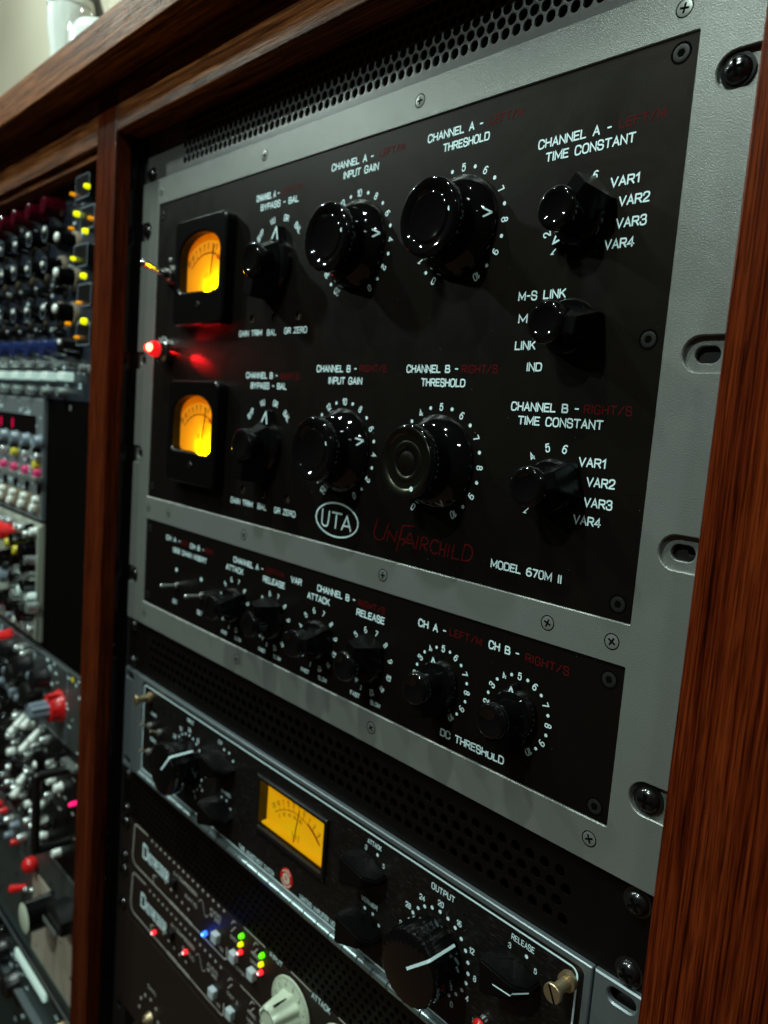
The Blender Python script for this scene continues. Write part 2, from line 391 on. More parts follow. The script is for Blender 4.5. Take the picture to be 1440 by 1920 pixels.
# each stroke: (points, smooth, closed)
def L(*p): return (list(p), False, False)
def Cv(*p): return (list(p), True, False)
def Cc(*p): return (list(p), True, True)
F = {
 'A': (4, [L((0,0),(2,6),(4,0)), L((0.8,2),(3.2,2))]),
 'B': (3.8, [L((0,0),(0,6)), Cv((0,6),(2.4,6),(3.4,5.8),(3.4,3.3),(2.4,3.1),(0,3.1)), Cv((0,3.1),(2.6,3.1),(3.9,2.9),(3.9,0.1),(2.6,0),(0,0))]),
 'C': (4, [Cv((4,4.4),(3.5,6.1),(0.6,6.4),(-0.1,4.6),(-0.1,1.4),(0.6,-0.4),(3.5,-0.1),(4,1.6))]),
 'D': (4, [L((0,6),(0,0)), Cv((0,6),(2.8,6),(4.1,5.4),(4.1,0.6),(2.8,0),(0,0))]),
 'E': (3.5, [L((3.5,6),(0,6),(0,0),(3.5,0)), L((0,3.1),(2.9,3.1))]),
 'F': (3.4, [L((3.4,6),(0,6),(0,0)), L((0,3.1),(2.8,3.1))]),
 'G': (4.1, [Cv((3.9,4.6),(3.4,6.1),(0.6,6.4),(-0.1,4.6),(-0.1,1.4),(0.6,-0.4),(3.5,-0.2),(4,0.9),(4,2.7)), L((4,2.7),(2.3,2.7))]),
 'H': (3.9, [L((0,0),(0,6)), L((3.9,0),(3.9,6)), L((0,3.1),(3.9,3.1))]),
 'I': (0.4, [L((0.2,0),(0.2,6))]),
 'J': (3, [Cv((3,6),(3,1.4),(2.6,-0.3),(0.4,-0.3),(0,1.4))]),
 'K': (3.9, [L((0,0),(0,6)), L((3.7,6),(0,2.2)), L((1.4,3.6),(3.9,0))]),
 'L': (3.3, [L((0,6),(0,0),(3.3,0))]),
 'M': (4.8, [L((0,0),(0,6),(2.4,1.2),(4.8,6),(4.8,0))]),
 'N': (3.9, [L((0,0),(0,6),(3.9,0),(3.9,6))]),
 'O': (4.2, [Cc((0,1.2),(0,4.8),(0.9,6.3),(3.3,6.3),(4.2,4.8),(4.2,1.2),(3.3,-0.3),(0.9,-0.3))]),
 'P': (3.7, [L((0,0),(0,6)), Cv((0,6),(2.5,6),(3.8,5.8),(3.8,2.9),(2.5,2.7),(0,2.7))]),
 'R': (3.9, [L((0,0),(0,6)), Cv((0,6),(2.5,6),(3.8,5.8),(3.8,3.1),(2.5,2.9),(0,2.9)), L((2.1,2.9),(3.9,0))]),
 'S': (3.8, [Cv((3.6,4.6),(3.3,6.1),(0.4,6.5),(0,4.9),(0.1,3.3),(3.6,2.9),(3.9,1.3),(3.4,-0.4),(0.5,-0.4),(0,1.5))]),
 'T': (4, [L((0,6),(4,6)), L((2,6),(2,0))]),
 'U': (3.9, [Cv((0,6),(0,1.4),(0.4,-0.3),(3.5,-0.3),(3.9,1.4),(3.9,6))]),
 'V': (4.2, [L((0,6),(2.1,0),(4.2,6))]),
 'W': (5.4, [L((0,6),(1.35,0),(2.7,5),(4.05,0),(5.4,6))]),
 'X': (4, [L((0,0),(4,6)), L((0,6),(4,0))]),
 'Y': (4.2, [L((0,6),(2.1,2.8),(4.2,6)), L((2.1,2.8),(2.1,0))]),
 'Z': (3.8, [L((0,6),(3.8,6),(0,0),(3.8,0))]),
 '0': (3.6, [Cc((0,1.2),(0,4.8),(0.7,6.3),(2.9,6.3),(3.6,4.8),(3.6,1.2),(2.9,-0.3),(0.7,-0.3))]),
 '1': (1.8, [L((0.1,4.6),(1.6,6),(1.6,0))]),
 '2': (3.5, [Cv((0,4.5),(0.2,6.3),(3.3,6.5),(3.7,4.2),(2.6,2.6),(0.8,1.4),(0,0)), L((0,0),(3.6,0))]),
 '3': (3.5, [Cv((0.1,4.8),(0.4,6.3),(3.3,6.4),(3.5,4.5),(3,3.2),(1.4,3.2)), Cv((1.4,3.2),(3.2,3.3),(3.8,2),(3.4,-0.4),(0.3,-0.4),(0,1.4))]),
 '4': (3.8, [L((2.8,0),(2.8,6),(0,1.7),(3.8,1.7))]),
 '5': (3.5, [L((3.3,6),(0.5,6),(0.2,3.2)), Cv((0.2,3.2),(1.4,4.1),(3.4,4),(3.7,2),(3.3,-0.3),(0.4,-0.4),(0,1.3))]),
 '6': (3.8, [Cv((3.2,5.9),(1.9,6.4),(0.4,5.2),(0,3.6),(0,1.6)), Cc((0,1.0),(0,2.3),(0.9,3.5),(2.9,3.5),(3.8,2.3),(3.8,1.0),(2.9,-0.3),(0.9,-0.3))]),
 '7': (3.5, [L((0,6),(3.5,6),(1.3,0))]),
 '8': (3.6, [Cc((0.3,4),(0.3,5.2),(1.1,6.3),(2.5,6.3),(3.3,5.2),(3.3,4),(2.6,3.1),(1,3.1)), Cc((0,1),(0,2.1),(0.9,3.2),(2.7,3.2),(3.6,2.1),(3.6,1),(2.8,-0.3),(0.8,-0.3))]),
 '9': (3.8, [Cv((0.6,0.1),(1.9,-0.4),(3.4,0.8),(3.8,2.4),(3.8,4.4)), Cc((0,5.0),(0,3.7),(0.9,2.5),(2.9,2.5),(3.8,3.7),(3.8,5.0),(2.9,6.3),(0.9,6.3))]),
 '-': (2.4, [L((0.2,3),(2.3,3))]),
 '/': (3.4, [L((0,0),(3.4,6))]),
 '.': (0.5, [L((0.2,0),(0.25,0.3))]),
 ' ': (2.8, []),
}
def textw(s, gap): return sum(F[c][0] for c in s)+gap*(len(s)-1)
def text(mb, s, x0, x1, zc, H, y, w=0.17, gap=1.7, rot=0.0, slant=0.0):
    # lettering fitted between x0 and x1 (or centred on x0 when x1 is None), cap height H, stroke w*H
    k = H/6.0; tw = textw(s, gap)
    if x1 is None: kx = k*0.95; cx = x0
    else: kx = (x1-x0-w*H)/tw; cx = (x0+x1)/2
    ca, sa = math.cos(rot), math.sin(rot)
    px = -tw/2; lay = 0
    for c in s:
        wd, st = F[c]
        for pts, sm, cl in st:
            if sm: pts = ch(pts, cl)
            q = []
            for a, b in pts:
                u = (px+a)*kx; v = (b-3)*k; u += v*slant
                q.append((cx+u*ca+v*sa, zc-u*sa+v*ca))
            mb.ribbon(q, w*H, y-0.012*lay, closed=cl); lay = (lay+1) % 4
        px += wd+gap
    return mb

# ------------------------------------------------------------------ shared meshes
def M_(mb, mat, name='m', sharp=35): return mesh_of(mb, mat, sharp, name)
plus = [(-.45,-2),(.45,-2),(.45,-.45),(2,-.45),(2,.45),(.45,.45),(.45,2),(-.45,2),(-.45,.45),(-2,.45),(-2,-.45),(-.45,-.45)]
def sc(poly, k): return [(x*k, z*k) for x, z in poly]
ME = {}
ME['screw'] = M_(MB().lathe([(0.01,-0.15),(2.6,-0.15),(3.05,-0.05),(3.1,0.25)], seg=24), 'nickel', 'screw')
ME['screw_gap'] = M_(MB().ring(0,0,3.32,0.5,-0.03), 'dark', 'screw_gap')
ME['cross'] = M_(MB().prism(sc(plus,0.95), -0.19, -0.1), 'dark', 'cross_recess')
ME['pscrew'] = M_(MB().lathe([(1.3,-0.08),(1.6,-0.12),(2.8,-0.12),(3.2,-0.02),(3.3,0.2)], seg=28), 'pscrew', 'panel_screw')
ME['pscrew_gap'] = M_(MB().ring(0,0,3.75,0.9,-0.05), 'dark', 'panel_screw_gap')
ME['hexhole'] = M_(MB().disc(0,0,1.7,-0.13,6), 'dark', 'hex_socket')
ME['rscrew'] = M_(MB().lathe([(0.01,-3.1),(2.2,-3.0),(4.0,-2.3),(5.0,-1.0),(5.2,0.0),(6.4,0.05),(6.4,0.8)], seg=28), 'blackscrew', 'rack_screw')
ME['rcross'] = M_(MB().prism(sc(plus,1.45), -3.2, -2.4), 'dark', 'cross_recess')
def screw(th, x, z, y=0.0, rot=0.3):
    s = put(th, 'screw', ME['screw'], x, y, z); sub(s, 'countersink_gap', ME['screw_gap']); sub(s, 'cross_recess', ME['cross'], rot=rot)
def pscrew(th, x, z, y):
    s = put(th, 'hex_screw', ME['pscrew'], x, y, z); sub(s, 'countersink_gap', ME['pscrew_gap']); sub(s, 'hex_socket', ME['hexhole'])
def rscrew(th, x, z, y=0.0, rot=0.5):
    s = put(th, 'rack_screw', ME['rscrew'], x, y, z); sub(s, 'cross_recess', ME['rcross'], rot=rot)

# large knob: skirt, cap, index dot, arrow mark (pointing up at rest)
def cone_y(r): return -2.0-(24.3-min(r, 24.3))*(6.0/5.0)
def onto(mb, fy):
    mb.v = [(x, fy(math.hypot(x, z))-0.06 if callable(fy) else fy, z) for x, y, z in mb.v]; return mb
ME['skirt'] = M_(MB().lathe([(15,-8.2),(18.8,-8.2),(19.4,-7.9),(24.2,-2.2),(24.5,-1.4),(24.5,0.2)], seg=64), 'knob', 'skirt', 25)
capprof = [(0.01,-21.6),(10.2,-21.6),(10.8,-21.9),(11.3,-21.9),(11.8,-21.5),(12.3,-21.2),(13.0,-21.6),(13.6,-22.2),(15.8,-22.7),(16.9,-22.9),(17.8,-22.5),(18.4,-21.7),(18.6,-20.4),(18.3,-17.5),(17.0,-14.5),(16.4,-12),(16.2,-8.0)]
ME['cap'] = M_(MB().lathe(capprof, seg=64), 'knob', 'cap', 50)
MT['sheen'] = plain('olive_sheen_face', (0.12,0.12,0.088), 0.25, 1.0)  # reflection on a glossy black cap, put into this metal tone
ME['sheen_face'] = M_(MB().lathe([(r, y-0.06) for r, y in [(0.01,-22.3),(2.5,-22.2),(4.6,-21.9),(6.0,-21.2),(6.8,-21.2),(7.4,-21.8),(9.4,-22.1),(10.8,-21.6),(11.4,-21.1),(12.4,-21.3),(13.6,-22.3),(15.4,-22.9),(16.9,-23.0),(17.2,-22.6),(0.01,-20.5)]], seg=64), 'sheen', 'sheen_face', 50)
ME['dot'] = M_(MB().disc(0,14.1,1.25,-22.25,16), 'white', 'index_dot')
vm = MB().ribbon([(-2.0,18.6),(0,22.6),(2.0,18.6)], 0.7, 0, caps=True)
vm2 = MB()
for a, b in (((-1.9,20.8),(0,23.4)),((0,23.4),(1.9,20.8))):
    n = 6; pts = [(a[0]+(b[0]-a[0])*i/n, a[1]+(b[1]-a[1])*i/n) for i in range(n+1)]; vm2.ribbon(pts, 0.75, 0)
ME['arrow'] = M_(onto(vm2, cone_y), 'white', 'arrow_mark')
def big_knob(th, x, z, deg, face=None):
    r = math.radians(deg)
    k = put(th, 'knob', ME['cap'], x, PY, z, r); sub(k, 'skirt', ME['skirt']); sub(k, 'arrow_mark', ME['arrow']); sub(k, 'index_dot', ME['dot'], loc=(0,-0.75,0) if face else (0,0,0))
    if face: sub(k, 'sheen_face', ME['sheen_face'], 'cap face with a dull reflection put into its colour')
    return k
# pointer knob: bar body on a disc with a round cap
def pointer_meshes(k, tail, tip, capr, h, nm, tw=7.5):
    b = MB().hull([(-3.6*k,-h+1.2,-tail),(3.6*k,-h+1.2,-tail),(-tw*k,0,-tail-0.6),(tw*k,0,-tail-0.6),(-tw*k,-5,-tail-0.4),(tw*k,-5,-tail-0.4),
                   (-3.2*k,-h+2.4,5*k),(3.2*k,-h+2.4,5*k),(-3.6*k,-4.3,tip-6*k),(3.6*k,-4.3,tip-6*k),(-9.5*k,-3,0),(9.5*k,-3,0),(-9.5*k,0,0),(9.5*k,0,0)])
    b.hull([(-4.6*k,-4.6,tip-7*k),(4.6*k,-4.6,tip-7*k),(-0.9*k,-4.6,tip+0.5),(0.9*k,-4.6,tip+0.5),(-1.8*k,0,tip+1.2),(1.8*k,0,tip+1.2),(-6*k,0,tip-7.5*k),(6*k,0,tip-7.5*k)])
    ME[nm+'body'] = M_(b, 'knobbody', 'bar_grip', 20)
    ME[nm+'base'] = M_(MB().lathe([(8*k,-5.2),(11.2*k,-5.0),(12.4*k,-3.2),(12.6*k,-0.4),(12.6*k,0.2)], seg=44), 'knob', 'skirt')
    ME[nm+'cap'] = M_(MB().lathe([(0.01,-h+0.7),(capr*0.52,-h+0.6),(capr*0.62,-h+0.1),(capr*0.72,-h-0.25),(capr*0.84,-h-0.1),(capr*0.95,-h+0.5),(capr,-h+1.6),(capr,-h+4),(capr*0.93,-h+5.5),(capr*0.9,-4)], seg=44), 'knob', 'cap', 50)
    y0 = -h+2.4; z0 = 7*k; sl = (-5.0-y0)/(tip-z0)
    v = MB()
    for a, c in (((-2.3*k,tip-5.6*k),(0,tip-0.1)),((0,tip-0.1),(2.3*k,tip-5.6*k))):
        v.ribbon([a,c], 0.85*k, 0)
    v.v = [(x, -4.72, z) for x, y, z in v.v]
    ME[nm+'v'] = M_(v, 'white', 'arrow_mark')
pointer_meshes(1.0, 14.6, 14.6, 9.0, 20.0, 'pk')
pointer_meshes(0.96, 14.2, 13.4, 8.2, 19.8, 'sk')
pointer_meshes(1.35, 22.0, 22.5, 10.7, 20.5, 'bk', 7.2)
def pointer_knob(th, x, z, deg, nm='pk'):
    k = put(th, 'pointer_knob', ME[nm+'cap'], x, PY, z, math.radians(deg))
    sub(k, 'bar_grip', ME[nm+'body']); sub(k, 'skirt', ME[nm+'base']); sub(k, 'arrow_mark', ME[nm+'v']); return k

# ------------------------------------------------------------------ wall behind
w = MB().box(-4000, 900, 430, 470, -1500, 3000)
o = mkobj('wall', mesh_of(w, 'wall', name='wall'), kind='structure')

# ------------------------------------------------------------------ wooden cabinet
PY = 0.8
cab = thing('rack_cabinet', 'red-brown oak studio cabinet that holds the racks of audio gear under its overhanging top', 'cabinet', (240,0,-700))
part('top_board', MB().box(-1300,760,-46,420,430,459), 'woodh', cab, bevel=1.5)
part('rail', MB().box(-10,490,-19.6,2,392,429.8), 'woodh', cab, label='brown oak rail above the large grey unit', bevel=1.0)
lr = part('rail', MB().box(-560,-46,-19.6,2,388,429.8), 'woodh', cab, label='brown oak rail above the left hand rack', bevel=1.0)
part('rail_lip', MB().box(-560,-46,-15,2,381,387.9), 'woodh', cab, bevel=0.8)
part('post', MB().box(-46,-10,-20,-6.8,-760,429.9), 'woodv2', cab, label='narrow oak post between the two racks', bevel=0.7)
part('post', MB().box(490,640,-19,300,-760,429.9), 'woodv', cab, label='wide dark red oak side panel at the right', bevel=0.9)
part('side_panel', MB().box(-1300,-560,-20,300,-760,429.9), 'woodv2', cab)
part('back_panel', MB().box(-1300,640,300,312,-760,429.9), 'dark', cab)
for x0, x1 in ((-9.8,14),(469,489.8),(-75,-46.2)):
    r = MB().plate([(x0,-760),(x1,-760),(x1,391),(x0,391)], [rrect((x0+x1)/2-3.4,(x0+x1)/2+3.4,z-3.4,z+3.4,0.8,2) for z in [354.8-6.35-15.875*i for i in range(0,46)]], 5.4, 8)
    part('rack_rail', r, 'rail', cab)
part('divider', MB().box(-45,-10.4,-6.7,299,-760,391), 'gloss_black', cab)

# ------------------------------------------------------------------ big grey compressor
cmp_ = thing('compressor', 'large grey framed stereo tube compressor with two black panels, orange meters and big glossy knobs', 'audio compressor', (241.3,0,0))
def arc(cx, cz, r, a0, a1, n=8): return [(cx+r*math.cos(math.radians(a0+(a1-a0)*k/n)), cz+r*math.sin(math.radians(a0+(a1-a0)*k/n))) for k in range(n+1)]
SL = (37.7,139.3,215.5,317.1)
outer = [(0,0),(482.6,0)]
for z in SL: outer += [(482.6,z-6.9)]+arc(473.3,z,6.9,270,90,12)+[(482.6,z+6.9)]
outer += [(482.6,354.8),(0,354.8)]
for z in reversed(SL): outer += [(0,z+6.9)]+arc(9.3,z,6.9,90,-90,12)+[(0,z-6.9)]
mainc = rrect(28.3,458.2,106.6,335.2,0.6,3); lowc = rrect(28.3,458.2,19.2,88.4,0.6,3)
part('frame', MB().plate(outer, [mainc, lowc], 0, 2.6, 0.45), 'grey', cmp_, sharp=25)
bk = []
for z in SL: bk += [rrect(470.2,480.2,z-3.3,z+3.3,3.25,6), rrect(2.4,12.4,z-3.3,z+3.3,3.25,6)]
part('frame_back', MB().plate([(0,0),(482.6,0),(482.6,354.8),(0,354.8)], bk, 2.62, 5.0, 0.3), 'grey', cmp_)
part('chassis', MB().box(20,462,5.2,280,2,352), 'dark', cmp_)
trimA = [(166.5,242.2),(191.2,242.0),(217.2,241.8)]; trimB = [(166.5,128.2),(191.5,128.2),(217.6,128.2)]
holes = [[(x+2.6*math.cos(2*PI*k/14), z+2.6*math.sin(2*PI*k/14)) for k in range(14)] for x, z in trimA+trimB]
part('upper_panel', MB().plate(rrect(28.5,458.0,106.8,335.0,0.4,3), holes, PY, 2.55, 0.15), 'panel', cmp_)
part('lower_panel', MB().plate(rrect(28.5,458.0,19.4,88.2,0.4,3), [], PY, 2.55, 0.15), 'panel', cmp_)
for x, z in trimA+trimB:
    t = put(cmp_, 'trim_screw', M_(MB().lathe([(0.01,2.2),(1.7,2.2),(2.0,2.5)], seg=16), 'brass', 'trim_screw'), x, 0, z)
    sub(t, 'slot', M_(MB().box(-0.35,0.35,2.05,2.3,-1.8,1.8), 'dark', 'slot'), rot=0.25)
for x in (31,171.5,311,451): screw(cmp_, x, 344.8, 0, x); screw(cmp_, x, 10.4, 0, x+1)
for x in (31,65,172,311,419,451): screw(cmp_, x, 97.7, 0, x*3)
for z in (329.0,221.5,113.6,81.2,25.0): pscrew(cmp_, 451.3, z, PY)
for z in (326.6,115.5,81,26): pscrew(cmp_, 33.6, z, PY)
for z in (37.7,317.1): rscrew(cmp_, 473.9, z, 1.6, z); rscrew(cmp_, 8.8, z, 1.6, z+1)

# lettering (cap height 3.4) - stroke white and red
ty = PY-0.06
LW = MB(); LR = MB()
H1 = 3.35
def wt(s, x0, x1, z, H=H1, w=0.205, **k): part('lettering', text(MB(), s, *[T(a, z, PY)[0] for a in (x0, x1)], T(0, z, PY)[1], H, ty, w, gap=1.35), 'white', cmp_)
def rd(s, x0, x1, z, H=H1, w=0.13, **k): part('red_lettering', text(MB(), s, *[T(a, z, PY)[0] for a in (x0, x1)], T(0, z, PY)[1], H, ty, w), 'red', cmp_)
wt('CHANNEL A -',165.2,190.5,318.6); rd('LEFT/M',193.5,214.5,318.6); wt('BYPASS - BAL',170.6,211.4,312.2)
wt('CHANNEL A -',242.0,278.2,324.2); rd('LEFT/M',282.8,302.4,324.4); wt('INPUT GAIN',253.2,283.0,318.0)
wt('CHANNEL A -',319.0,355.2,324.4); rd('LEFT/M',359.0,378.6,324.4); wt('THRESHOLD',330.2,359.8,317.8)
wt('CHANNEL A -',388.6,425.0,307.6); rd('LEFT/M',428.4,448.4,308.0,w=0.13); wt('TIME CONSTANT',393.2,436.4,301.4)
wt('CHANNEL B -',164.4,200.6,205.0); rd('RIGHT/S',203.5,223.2,204.6); wt('BYPASS - BAL',170.6,210.8,198.4)
wt('CHANNEL B -',240.4,276.8,209.5); rd('RIGHT/S',279.2,301.2,209.7); wt('INPUT GAIN',252.2,282.2,202.7)
wt('CHANNEL B -',316.8,352.9,209.6); rd('RIGHT/S',355.2,377.4,209.6); wt('THRESHOLD',328.2,358.2,202.8)
wt('CHANNEL B -',387.4,423.6,192.8); rd('RIGHT/S',426.0,448.4,192.9); wt('TIME CONSTANT',392.0,436.0,186.6)
for i, zz in ((0,0),(1,-114.6)):
    wt('VAR1',427.0-i*0.9,440.2-i*0.9,285.2+zz); wt('VAR2',431.8-i*0.9,445.4-i*0.9,277.1+zz); wt('VAR3',431.6-i*0.9,445.2-i*0.9,268.4+zz); wt('VAR4',427.3-i*0.9,440.9-i*0.9,260.4+zz)
wt('M-S LINK',385.6,411.0,242.2); wt('M-S',386.8,400.0,232.2); wt('LINK',386.2,397.8,220.2); wt('IND',393.9,402.3,210.6)
wt('GAIN TRIM',152.6,180.0,232.6,3.2); wt('BAL',185.8,196.2,232.4,3.2); wt('GR ZERO',204.8,228.2,232.9,3.2)
wt('GAIN TRIM',153.4,180.6,119.6,3.2); wt('BAL',186.6,197.0,119.6,3.2); wt('GR ZERO',205.6,228.6,119.6,3.2)
wt('MODEL 670M II',384.2,424.0,118.4,3.3)
wt('CH A -',63.4,85.6,78.6,3.1); rd('LEFT/M',87,99,78.3,3.1); wt('CH B -',101,121,78.2,3.1); rd('RIGHT/S',122.5,134,78.4,3.1)
wt('SIDE CHAIN INSERT',75.2,125.6,70.8,3.1)
wt('CHANNEL A -',161.2,197.4,79.0,3.3); rd('LEFT/M',200,220.4,79.2); wt('ATTACK',152.1,174.2,72.3); wt('RELEASE',197.8,222.2,72.8)
wt('VAR',228.1,239.4,78.6)
wt('CHANNEL B -',255.0,290.0,78.9); rd('RIGHT/S',292.7,315.0,78.2); wt('ATTACK',245.8,267.6,72.4); wt('RELEASE',291.8,315.2,72.8)
wt('CH A -',340.6,360.2,78.7); rd('LEFT/M',362.5,383.4,79.2); wt('CH B -',387.6,405.7,79.6); rd('RIGHT/S',409.3,432.6,79.2)
wt('DC THRESHOLD',362.2,403.0,26.6)
for x in (82,119.4): part('position_dot', MB().disc(*T(x,56.1,PY), 1.5, ty), 'white', cmp_); wt('OUT',x-3.6,x+3.6,30.9,2.8)
def dial(cx, cz, R, items, H=3.2, dots=(), dr=0.82, w=0.19):
    LW = MB()
    for s, a in items:
        r = math.radians(a); text(LW, s, cx+R*math.sin(r), None, cz+R*math.cos(r), H, ty, w, gap=1.5, rot=r)
    for a in dots: r = math.radians(a); LW.disc(cx+R*math.sin(r), cz+R*math.cos(r), dr, ty)
    part('dial_numerals', LW, 'white', cmp_)
d10 = [-135+30*i for i in range(10)]
for cx, cz in ((344.4,278.2),(343.1,162.5)):
    dial(cx, cz, 28.3, [(str(i), -150+30*i) for i in range(11)], 3.1, d10, 0.95)
for cx, cz in ((267.5,278.2),(267.3,162.5)):
    dial(cx, cz, 28.3, [(str(20-2*i), -150+30*i) for i in range(11)], 3.1, d10, 0.95)
for cx, cz in ((191.2,274.8),(191.5,159.6)):
    dial(cx, cz, 28.6, [('BYP',-45),('VU',-15),('GR',15),('BAL',45)], 3.2, w=0.19)
TC = ((414.5,272.9),(413.6,158.2)); LK = (414.6,227.2)
for cx, cz in TC: dial(cx, cz, 17.6, [(str(i+1), -135+30*i) for i in range(6)], 3.2)
AR = (163.3,210.0,257.0,304.2)
for cx in AR:
    dial(cx, 47.0, 17.6, [(str(i+1), -165+30*i) for i in range(12)], 2.9, w=0.17)
    wt('FAST',cx-12.6,cx-4.4,25.0,2.1,0.18); wt('SLOW',cx+4.6,cx+13.0,24.8,2.1,0.18)
for cx in (358.6,406.6): dial(cx, 51.4, 17.8, [(str(i), -150+30*i) for i in range(11)], 2.9, d10, 0.8)
# oval mark and its letters
pts = [(267.4+19.2*math.cos(2*PI*k/48), 121.9+9.9*math.sin(2*PI*k/48)) for k in range(48)]
LW.ribbon(pts, 0.9, ty, closed=True)
LW.ribbon(ch([(254.2,126.6),(253.9,120),(254.5,117.2),(259.2,116.8),(260.0,119.6),(260.6,126.2)]), 1.0, ty)
LW.ribbon([(263.4,126.0),(272.0,126.0)], 1.0, ty-0.01); LW.ribbon([(267.4,126.0),(266.9,117.1)], 1.0, ty)
LW.ribbon([(272.6,117.1),(276.7,125.4),(280.6,117.4)], 1.0, ty); LW.ribbon([(274.0,119.6),(279.4,119.6)], 0.9, ty-0.01)
# red deco logotype
UW = 0.55
def rl(*p, sm=False): LR.ribbon(ch(list(p)) if sm else list(p), UW, ty-0.01*random.choice((0,1,2,3)), caps=True)
rl((302.6,127.2),(300.6,121.0),(300.0,118.6),(303.4,115.8),(308.0,117.0),(309.4,120.0),(311.6,126.4),sm=True)
rl((311.2,117.0),(312.4,122.4),(317.6,117.4),(318.4,123.0))
rl((319.2,112.8),(322.6,127.0),(331.0,128.0)); rl((321.2,119.6),(329.4,120.2))
rl((323.0,116.2),(328.7,124.2),(332.4,116.3)); rl((325.0,118.4),(331.0,118.6))
rl((333.6,116.4),(334.6,123.0)); rl((336.4,116.4),(337.4,123.2)); rl((337.4,123.2),(340.6,123.3),(342.2,121.2),(340.2,119.6),(337.0,119.4),sm=True); rl((338.6,119.4),(341.4,116.4))
rl((349.4,122.4),(347.0,123.6),(343.8,121.6),(343.6,118.0),(346.2,115.8),(349.0,116.8),sm=True)
rl((350.2,115.8),(351.0,122.8)); rl((353.8,115.9),(354.6,122.6)); rl((350.6,119.3),(354.2,119.3))
rl((355.9,115.9),(356.7,122.5)); rl((359.6,122.9),(358.8,116.0),(363.6,116.2))
rl((365.2,116.2),(366.6,124.2)); rl((366.6,124.2),(370.2,124.4),(372.4,121.4),(370.6,116.6),(365.2,116.2),sm=True)
part('oval_emblem', LW, 'white', cmp_); part('red_logotype', LR, 'red', cmp_)
# knobs
big_knob(cmp_, 344.2, 278.2, 82); big_knob(cmp_, 343.0, 162.5, 155, True); big_knob(cmp_, 267.4, 278.2, 82); big_knob(cmp_, 267.3, 162.6, 72)
pointer_knob(cmp_, 191.2, 274.4, 10, 'bk'); pointer_knob(cmp_, 191.5, 159.6, 10, 'bk')
pointer_knob(cmp_, *TC[0], -135); pointer_knob(cmp_, *TC[1], -108); pointer_knob(cmp_, *LK, -82)
for x, a in zip(AR, (-100,-165,-100,-160)): pointer_knob(cmp_, x, 47.0, a, 'sk')
pointer_knob(cmp_, 358.6, 51.4, -10, 'sk'); pointer_knob(cmp_, 406.6, 51.4, -4, 'sk')
# side chain toggles
for x in (83.0,120.4):
    t = put(cmp_, 'toggle_switch', M_(MB().lathe([(1.2,-2.4),(2.3,-2.2),(2.6,-1.4),(2.6,0)], seg=20), 'chrome', 'bushing'), x, PY, 44.0)
    sub(t, 'lever', M_(MB().tube((0,-1.5,0),(-0.6,-13,0.6),1.0,1.4).ball((-0.6,-13,0.6),1.5), 'silver', 'lever'))
# power toggle
t = put(cmp_, 'power_toggle', M_(MB().lathe([(2.8,-8),(4.2,-7.6),(4.6,-3.6),(7.4,-3.4),(7.6,-0.4),(7.6,0)], seg=24), 'chrome', 'bushing', 25), 51, PY, 279.5)
sub(t, 'lever', M_(MB().tube((0,-5,0),(-2.4,-21,5.6),1.7,3.0).ball((-2.4,-21,5.6),3.0), 'chrome', 'lever'))
put(cmp_, 'indicator_pin', M_(MB().ball((0,0,0),1.7), 'nickel', 'pin'), 50, PY, 291.5)
# red jewel lamp: collar with gaps that let beams out, faceted jewel, filament
jx, jz = 52.5, 223.0
j = put(cmp_, 'jewel_lamp', M_(MB().lathe([(6.4,-10.6),(7.8,-10.2),(8.2,-8.0),(10.2,-6.4),(10.4,-5.0),(9.9,-4.2),(6.6,-3.4)], seg=32), 'chrome', 'collar'), jx, PY, jz)
seg = MB()
for a0, a1 in ((112,262),(266,430),(440,458)):
    n = max(2, int((a1-a0)/8)); ro, ri = 8.6, 7.0
    for k in range(n):
        b0 = math.radians(a0+(a1-a0)*k/n); b1 = math.radians(a0+(a1-a0)*(k+1)/n)
        q = [(ro*math.sin(b0),ro*math.cos(b0)),(ro*math.sin(b1),ro*math.cos(b1)),(ri*math.sin(b1),ri*math.cos(b1)),(ri*math.sin(b0),ri*math.cos(b0))]
        seg.prism(q[::-1], -3.5, 0)
sub(j, 'slotted_collar', M_(seg, 'chrome', 'slotted_collar', 20))
sub(j, 'jewel', M_(MB().hull([(6.6*math.cos(2*PI*k/10)*f, y, 6.6*math.sin(2*PI*k/10)*f) for k in range(10) for f, y in ((0.9,-9.8),(1.0,-11.5),(0.8,-15.5),(0.3,-19.5))]), 'jewel', 'jewel', 10))
sub(j, 'filament', M_(MB().ball((2.2,-17.2,0.4),3.2,sy=0.8), 'jewelcore', 'filament'))
l = bpy.data.lights.new('jewel_glow', 'POINT'); l.energy = 0.008; l.color = (1.0,0.01,0.015); l.shadow_soft_size = 0.0006
lo = bpy.data.objects.new('jewel_glow', l); C.objects.link(lo); lo.location = (jx*MM, (PY-2.0)*MM, jz*MM)
def jewel_beam(ax, az, e, deg):
    s_ = bpy.data.lights.new('jewel_beam', 'SPOT'); s_.energy = e; s_.color = (1.0,0.008,0.012); s_.spot_size = math.radians(deg); s_.spot_blend = 1.0; s_.shadow_soft_size = 0.001
    so = bpy.data.objects.new('jewel_beam', s_); C.objects.link(so); so.location = ((jx+11)*MM, (PY-13)*MM, jz*MM)
    d = Vector(((ax-jx-11), 13.0, az-jz)); so.rotation_euler = d.to_track_quat('-Z','Y').to_euler()
jewel_beam(98, 213, 0.26, 21); jewel_beam(112, 238, 0.20, 22)
l2 = bpy.data.lights.new('jewel_glow', 'POINT'); l2.energy = 0.012; l2.color = (1.0,0.01,0.02); l2.shadow_soft_size = 0.003
